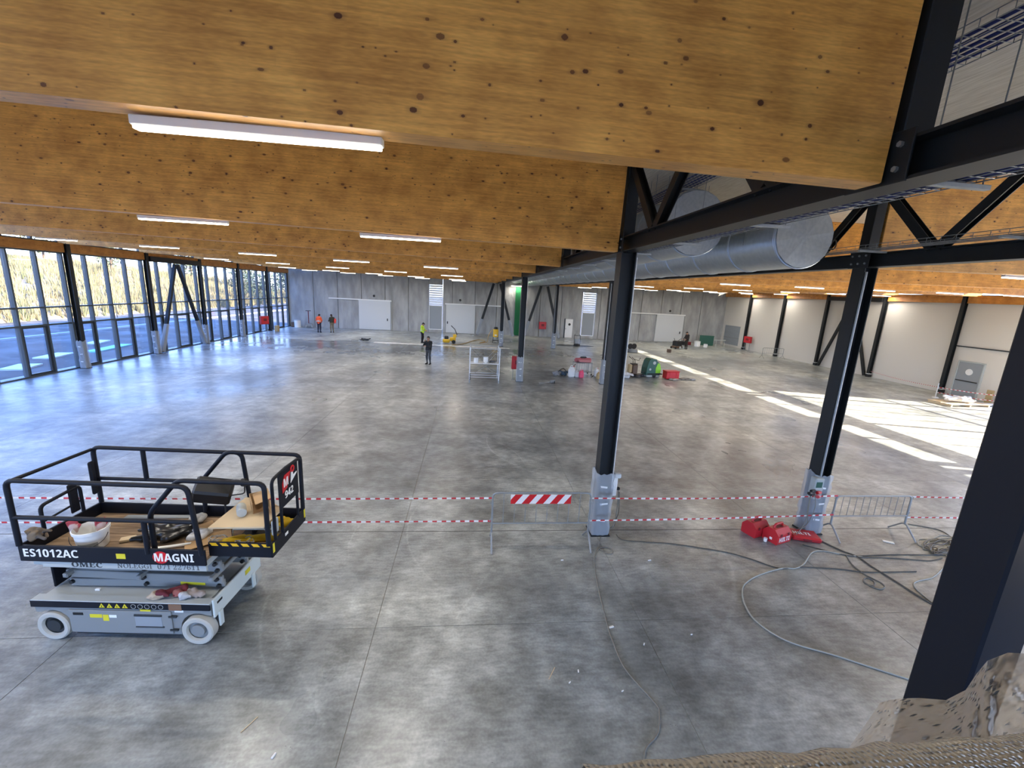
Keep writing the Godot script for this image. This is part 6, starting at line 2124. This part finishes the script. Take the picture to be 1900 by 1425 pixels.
	boxpart(cg, "deck", Vector3(0.05, 0.28, 0.1), Vector3(0.6, 0.3, 0.5), M["shutter grey"], 0.05)
	for s in [-0.25, 0.3]:
		wheel(cg, Vector3(s, 0.13, 0.3), 0.13, 0.06, M["white paint"])
	solo("plant_crate", boxy(0.35, 0.5, 0.35), M["brown machine"], "small brown crate against the glazed corner", "crate", Vector3(-18.25, 0, -45.8))
	solo("post_offcut", boxy(0.3, 0.55, 0.4), M["tan"], "tan carton beside the fire cabinet at the far glazing", "carton", Vector3(-17.9, 0, -41.2))
	# clutter at the sunny far corner
	paint_tin(Vector3(24.5, 0, -43.2), "white bucket among the clutter by the far corner", 0.32, 0.55)
	paint_tin(Vector3(25.0, 0, -42.4), "smaller white bucket among the clutter by the far corner", 0.2, 0.36)
	solo("storage_box", boxy(0.7, 0.4, 0.5), M["black plastic"], "long black box against the concrete by the far corner", "box", Vector3(23.4, 0, -44.0))
	solo("storage_box", boxy(0.5, 0.35, 0.4), M["dark red"], "dark red box beside the white buckets", "box", Vector3(24.0, 0, -44.2))
	solo("leaning_board", boxy(1.5, 1.1, 0.08), M["green machine"], "dull green board propped by the far corner", "board", Vector3(26.2, 0, -44.4), -0.2)
	var lt := thing("work_trestle", "low pale trestle by the far corner", "trestle", Vector3(27.3, 0, -43.6))
	for s in [-0.5, 0.5]:
		tubepart(lt, "leg", [Vector3(s, 0, 0.2), Vector3(s * 0.9, 0.7, 0), Vector3(s, 0, -0.2)], 0.03, M["light grey paint"], 6)
	boxpart(lt, "beam", Vector3(0, 0.72, 0), Vector3(1.3, 0.08, 0.1), M["light grey paint"], 0.01)
	# pallet of sheeted material in the sun
	var pa := thing("pallet", "wooden pallet near the exit door in the sunlight", "pallet", Vector3(26.4, 0, -19.55), 0.05)
	for i in 5:
		boxpart(pa, "deck_board", Vector3(0, 0.13, -0.5 + 0.25 * i), Vector3(2.6, 0.022, 0.16), M["plywood"], 0.003)
	for i in 3:
		boxpart(pa, "runner", Vector3(-1.2 + 1.2 * i, 0.06, 0), Vector3(0.1, 0.115, 1.1), M["plywood"], 0.004)
	var ps := sdf_blob(95, Vector3(0.9, 0.26, 0.4), 16, [Color(0.7, 0.7, 0.7), Color(0.55, 0.55, 0.55)])
	solo("sheeted_bundle", ps, M["coloured by vertex"], "bundle wrapped in white sheeting on the sunlit pallet", "bundle", Vector3(26.4, 0.145, -19.55))
	for i in 3:
		var pr := MB.new()
		pr.tube(PackedVector3Array([Vector3(-0.5, 0.05, 0), Vector3(0.5, 0.05, 0.06)]), 0.045, 8)
		solo("plastic_pipe", pr, M["white paint"], "white plastic pipe lying on the floor against the sunlit pallet", "pipe", Vector3(28.35, 0.0, -19.72 + 0.13 * i), 0.05, "pipes on the pallet")
	for q in [[26.86, -21.1], [28.95, -18.98]]:
		var sp := thing("tape_post", "slim pale post holding the tape round the pallet, %s" % ("at the pallet's corner" if q[0] < 28.0 else "at the glazing's edge"), "post", Vector3(q[0], 0, q[1]), 0, "tape posts")
		tubepart(sp, "rod", [Vector3(0, 0.02, 0), Vector3(0, 0.85, 0)], 0.025, M["white paint"], 8)
		part(sp, "foot", cyl(0.16, 0.12, 0.05, 14), M["white paint"])
	solo("low_rail", boxy(0.08, 0.75, 0.3), M["tan"], "short tan upright leaning by the exit door", "upright", Vector3(28.8, 0, -20.0))

func boxy(w: float, h: float, d: float) -> MB:
	var b := MB.new()
	b.box(Vector3(0, h / 2, 0), Vector3(w, h, d), minf(w, minf(h, d)) * 0.08)
	b.box(Vector3(0, h * 0.93, 0), Vector3(w * 1.03, h * 0.06, d * 1.03), 0.004)
	return b

func self_thing(called: String, label: String, category: String, at: Vector3, group: String) -> Node3D:
	return thing(called, label, category, at, 0, group)

# wrapped handrail in front of the camera
func handrail() -> void:
	var t := thing("gallery_handrail", "timber handrail wrapped in bubble film along the gallery's edge", "handrail", Vector3(0.2, 3.015, -0.4))
	var b := MB.new()
	b.box(Vector3(0.9, 1.0, -0.002), Vector3(1.8, 0.06, 0.11), 0.012)
	part(t, "rail", b, M["brown machine"])
	for x in [0.2, 1.0, 1.7]:
		boxpart(t, "baluster", Vector3(x, 0.49, 0), Vector3(0.04, 0.98, 0.04), M["navy steel"], 0.004)
	var w := MB.new()
	var nz := noise(5.0, 2, 5)
	var rows := []
	for i in 40:
		var x := -0.02 + 1.86 * i / 39.0
		var row := []
		for k in 17:
			var a := TAU * (k % 16) / 16.0
			var q := Vector2(cos(a), sin(a))
			q = Vector2(q.x * 0.068, q.y * 0.045)
			q *= 1.0 + nz.get_noise_3d(x * 2.0, q.x * 20.0, q.y * 20.0) * 0.12
			row.append(Vector3(x, 1.005 + q.y, q.x))
		rows.append(row)
	w.soft(rows)
	part(t, "bubble_film", w, M["bubble wrap"])
	var e := MB.new()
	e.ball(Vector3(-0.005, 1.0, -0.03), Vector3(0.03, 0.034, 0.04), 14)
	part(t, "end_cap", e, M["black plastic"])
	# loose sheets of film standing off behind the rail
	var f := thing("loose_film", "loose sheet of milky bubble film bulging up behind the wrapped handrail", "film", Vector3(0.0, 3.0, 0.0))
	var out := [[1572, 1392, 1583, 1376], [1584, 1390, 1610, 1338], [1600, 1389, 1633, 1304], [1630, 1387, 1650, 1299], [1650, 1386, 1670, 1296], [1700, 1384, 1705, 1295], [1740, 1381, 1755, 1299], [1775, 1379, 1792, 1280], [1800, 1377, 1812, 1250], [1820, 1375, 1832, 1226], [1850, 1373, 1870, 1211], [1900, 1370, 1910, 1213], [1980, 1366, 2000, 1235]]
	var sh := MB.new()
	var fr := []
	var nz2 := noise(7.0, 3, 9)
	for i in 61:
		var at := i / 60.0 * (out.size() - 1)
		var e0 := mini(int(at), out.size() - 2)
		var ef := at - e0
		var row := []
		for k in 25:
			var u := k / 24.0
			var px: float = lerpf(lerpf(out[e0][0], out[e0 + 1][0], ef), lerpf(out[e0][2], out[e0 + 1][2], ef), u)
			var py: float = lerpf(lerpf(out[e0][1], out[e0 + 1][1], ef), lerpf(out[e0][3], out[e0 + 1][3], ef), u)
			var crease := absf(nz2.get_noise_2d(i * 0.013 + u * 0.2, u * 0.16)) * 0.045 + absf(nz2.get_noise_2d(i * 0.035, u * 0.5 + 4.0)) * 0.012
			row.append(on_z(px, py, -0.5 - 0.26 * u + crease) - Vector3(0, 3.0, 0))
		fr.append(row)
	sh.soft(fr)
	part(f, "sheet", sh, M["milky film"])

# ------------------------------------------------------------------ outside the glass
func outside() -> void:
	var gb := MB.new()
	gb.box(Vector3(0, -0.5, -30), Vector3(420, 0.7, 420))
	var gm := mat("yard asphalt", Color.WHITE, 0.95)
	tri_map(gm, mottle(256, 0.02, 5, 101, rgb(48, 49, 52), rgb(92, 92, 93), 1.6), 0.05)
	var g := part(self, "ground", gb, gm)
	tag(g, "dark asphalt yard outside the glazed facade", "ground", "", "structure")
	# kerb and paths
	var k := thing("kerb_line", "pale kerb line crossing the yard outside the glazing", "kerb", Vector3(-30.6, -0.15, -40), 0, "", "structure")
	for i in 40:
		boxpart(k, "kerb_stone", Vector3(0, 0.06, 38 - 2.4 * i), Vector3(0.26, 0.16, 2.37), M["kerb stone"], 0.02)
	# bank of dry grass
	var nz := noise(0.045, 4, 7)
	var nz2 := noise(0.4, 3, 8)
	var hb := MB.new()
	var pts := []
	for i in 60:
		var x := -40.0 - 90.0 * pow(i / 59.0, 1.4)
		var row := []
		for j in 90:
			var z := 20.0 - 150.0 * j / 89.0
			row.append(Vector3(x, bank(x, z, nz), z))
		pts.append(row)
	for i in 59:
		for j in 89:
			var a: Vector3 = pts[i][j]
			var b: Vector3 = pts[i][j + 1]
			var c: Vector3 = pts[i + 1][j + 1]
			var d: Vector3 = pts[i + 1][j]
			var q := nz2.get_noise_2d(a.x * 0.6, a.z * 0.6) * 0.5 + 0.5
			var v := nz.get_noise_2d(a.x * 1.7 + 50.0, a.z * 1.7) * 0.5 + 0.5
			hb.col = Color(0.14, 0.115, 0.065).lerp(Color(0.22, 0.19, 0.13), q).lerp(Color(0.08, 0.1, 0.035), clampf(v * 1.8 - 0.85, 0.0, 0.8))
			var n := (b - a).cross(d - a)
			hb.ftri(a, b, c, n if n.y > 0 else -n)
			hb.ftri(a, c, d, n if n.y > 0 else -n)
	var h := part(self, "grass_bank", hb, M["coloured by vertex"])
	tag(h, "sunlit bank of dry straw-coloured grass beyond the yard", "bank", "", "structure")
	# tufts
	var rr := RandomNumberGenerator.new()
	rr.seed = 33
	var tb := MB.new()
	for i in 9:
		var a := TAU * i / 9.0
		var d := Vector3(cos(a), 0, sin(a))
		var s := Vector3(-d.z, 0, d.x) * 0.035
		tb.ftri(d * 0.05 - s, d * 0.05 + s, d * 0.28 + Vector3(0, 0.6 + 0.2 * (i % 3), 0), d)
	var mm := MultiMesh.new()
	mm.transform_format = MultiMesh.TRANSFORM_3D
	mm.use_colors = true
	mm.mesh = tb.mesh()
	var cnt := 9000
	mm.instance_count = cnt
	for i in cnt:
		var x := -40.0 - 50.0 * pow(rr.randf(), 1.5)
		var z := rr.randf_range(-110, 5)
		var s := rr.randf_range(0.7, 1.9)
		mm.set_instance_transform(i, Transform3D(Basis(Vector3.UP, rr.randf() * TAU).scaled(Vector3(s, s, s)), Vector3(x, bank(x, z, nz) - 0.05, z)))
		var c := Color(0.21, 0.17, 0.09).lerp(Color(0.09, 0.11, 0.04), pow(rr.randf(), 2.0))
		mm.set_instance_color(i, c * rr.randf_range(0.75, 1.25))
	var mi := MultiMeshInstance3D.new()
	mi.name = "dry_grass"
	mi.multimesh = mm
	mi.material_override = M["coloured by vertex"]
	add_child(mi)
	tag(mi, "tufts of tall dry grass growing over the bank", "grass", "", "stuff")
	# fence posts at the foot of the bank
	for i in 13:
		var z := -18.0 - 5.2 * i
		var p := thing("fence_post", "slim dark fence post at the foot of the grass bank", "post", Vector3(-37.6, -0.15, z), 0, "fence posts beyond the yard")
		tubepart(p, "rod", [Vector3.ZERO, Vector3(0, 1.5, 0)], 0.04, M["facade dark"], 6)
		part(p, "cap", cyl(0.05, 0.045, 0.04, 8), M["facade dark"]).position = Vector3(0, 1.5, 0)
	# sheets left in the yard
	for q in [[-21.8, -22.4, 0.9, 1.5, 0.3, "insulation sheet", "white board lying in the yard just outside the glazing"], [-23.2, -25.7, 0.8, 1.9, 0.2, "insulation sheet", "second white board lying further out in the yard"], [-25.4, -31.3, 0.7, 1.8, 0.3, "insulation sheet", "narrow white board near the yard's kerb"], [-22.9, -29.0, 0.7, 3.4, 0.15, "blue sheet", "long pale blue board lying in the yard"]]:
		var b := MB.new()
		b.box(Vector3(0, 0.04, 0), Vector3(q[2], 0.08, q[3]), 0.005)
		solo("insulation_board", b, M[q[5]], q[6], "board", Vector3(q[0], -0.15, q[1]), q[4], "boards in the yard")
	# trees and bushes on and beyond the bank
	var spots := [[-62, -60, 5.0, 0], [-66, -48, 6.5, 0], [-70, -70, 6.0, 0], [-64, -84, 7.0, 1], [-72, -36, 5.5, 0], [-58, -96, 8.0, 1], [-50, -100, 8.0, 1], [-42, -104, 9.0, 1], [-36, -92, 8.5, 2], [-31, -84, 8.0, 2], [-28, -98, 10.0, 2], [-40, -80, 6.0, 2], [-24, -76, 9.0, 2], [-33, -72, 6.5, 2], [-76, -56, 7.0, 0], [-80, -90, 9.0, 1]]
	for s in spots:
		tree(Vector3(s[0], bank(s[0], s[1], nz) - 0.1 if s[0] < -40 else -0.2, s[1]), s[2], s[3], int(absf(s[0] * 3 + s[1])))
	# pale house beyond the bank
	var ho := thing("distant_house", "pale flat-roofed house far beyond the grass bank", "house", Vector3(-104, 5.0, -66), 0.3)
	boxpart(ho, "wall", Vector3(0, 2.2, 0), Vector3(9, 4.4, 12), M["white paint"])
	boxpart(ho, "roof", Vector3(0, 4.6, 0), Vector3(10, 0.35, 13), M["tan"])
	for i in 4:
		boxpart(ho, "window", Vector3(4.52, 2.4, -4.2 + 2.8 * i), Vector3(0.06, 1.3, 1.0), M["facade dark"])

func bank(x: float, z: float, nz: FastNoiseLite) -> float:
	var u := clampf((-x - 40.0) / 60.0, 0.0, 1.0)
	var y := -0.2 + 8.4 * pow(u, 0.62) * (0.9 + 0.25 * nz.get_noise_2d(z * 0.4, 3.0))
	return y + nz.get_noise_2d(x, z) * 0.9 * minf(u * 8.0, 1.0)

func tree(at: Vector3, h: float, kind: int, sd: int) -> void:
	var rr := RandomNumberGenerator.new()
	rr.seed = sd
	var t := thing("tree", ["round olive-green bushy tree on the dry grass bank", "tall grey-green tree at the far end of the grass bank", "dark leafy tree close to the corner of the yard"][kind], "tree", at, 0, "trees beyond the yard")
	var tk := MB.new()
	tk.tube(PackedVector3Array([Vector3(0, 0, 0), Vector3(0.1, h * 0.3, 0.05), Vector3(0, h * 0.7, 0)]), h * 0.022, 6)
	for i in 5:
		var a := rr.randf() * TAU
		tk.tube(PackedVector3Array([Vector3(0.05, h * (0.25 + 0.08 * i), 0), Vector3(cos(a) * h * 0.2, h * (0.45 + 0.08 * i), sin(a) * h * 0.2)]), h * 0.009, 5)
	part(t, "trunk", tk, M["brown machine"])
	var cr := MB.new()
	var base: Color = [Color(0.07, 0.095, 0.03), Color(0.08, 0.1, 0.05), Color(0.03, 0.05, 0.03)][kind]
	for i in 900:
		var p := Vector3(rr.randfn(), rr.randfn(), rr.randfn())
		p = p.normalized() * pow(rr.randf(), 0.45)
		p = p * Vector3(h * 0.36, h * 0.4, h * 0.36) + Vector3(0, h * 0.6, 0)
		if kind == 0:
			p.y = maxf(p.y - h * 0.15, 0.1)
		var u := Vector3(rr.randfn(), rr.randfn(), rr.randfn()).normalized()
		var w := u.cross(Vector3(rr.randfn(), rr.randfn(), rr.randfn())).normalized()
		var s := rr.randf_range(0.12, 0.26) * h / 6.0
		cr.col = base * rr.randf_range(0.6, 1.5)
		cr.quad(p - u * s, p + w * s * 0.5, p + u * s, p - w * s * 0.5, u.cross(w))
	part(t, "crown", cr, M["coloured by vertex"])

# ------------------------------------------------------------------ main
const LAMP := 2.2

func _ready() -> void:
	var cam := Camera3D.new()
	cam.name = "camera"
	cam.position = EYE
	cam.rotation = Vector3(-0.2154, -0.1058, 0.0525)
	cam.fov = rad_to_deg(2.0 * atan(712.5 / FOCAL))
	cam.near = 0.05
	cam.far = 600.0
	cam.current = true
	add_child(cam)
	var sm := ProceduralSkyMaterial.new()
	sm.sky_top_color = Color(0.32, 0.52, 0.86)
	sm.sky_horizon_color = Color(0.76, 0.85, 0.96)
	sm.sky_curve = 0.12
	sm.ground_bottom_color = Color(0.3, 0.3, 0.3)
	sm.ground_horizon_color = Color(0.6, 0.62, 0.64)
	sm.sky_energy_multiplier = 1.0
	var sky := Sky.new()
	sky.sky_material = sm
	var env := Environment.new()
	env.background_mode = Environment.BG_SKY
	env.sky = sky
	env.background_energy_multiplier = 3.6
	env.tonemap_mode = Environment.TONE_MAPPER_LINEAR
	env.tonemap_exposure = 3.1
	env.sdfgi_enabled = true
	env.ssao_enabled = true
	env.ssil_enabled = true
	var we := WorldEnvironment.new()
	we.name = "environment"
	we.environment = env
	add_child(we)
	var sun := DirectionalLight3D.new()
	sun.name = "sun"
	sun.light_color = Color(1.0, 0.94, 0.85)
	sun.light_energy = 4.4
	sun.light_angular_distance = 0.25
	sun.shadow_enabled = true
	add_child(sun)
	sun.look_at_from_position(Vector3.ZERO, Vector3(-1.0, -0.45, -0.235))
	materials()
	shell()
	frame_work()
	services()
	outside()
	scissor_lift()
	lift_load()
	gear()
	people()
	handrail()
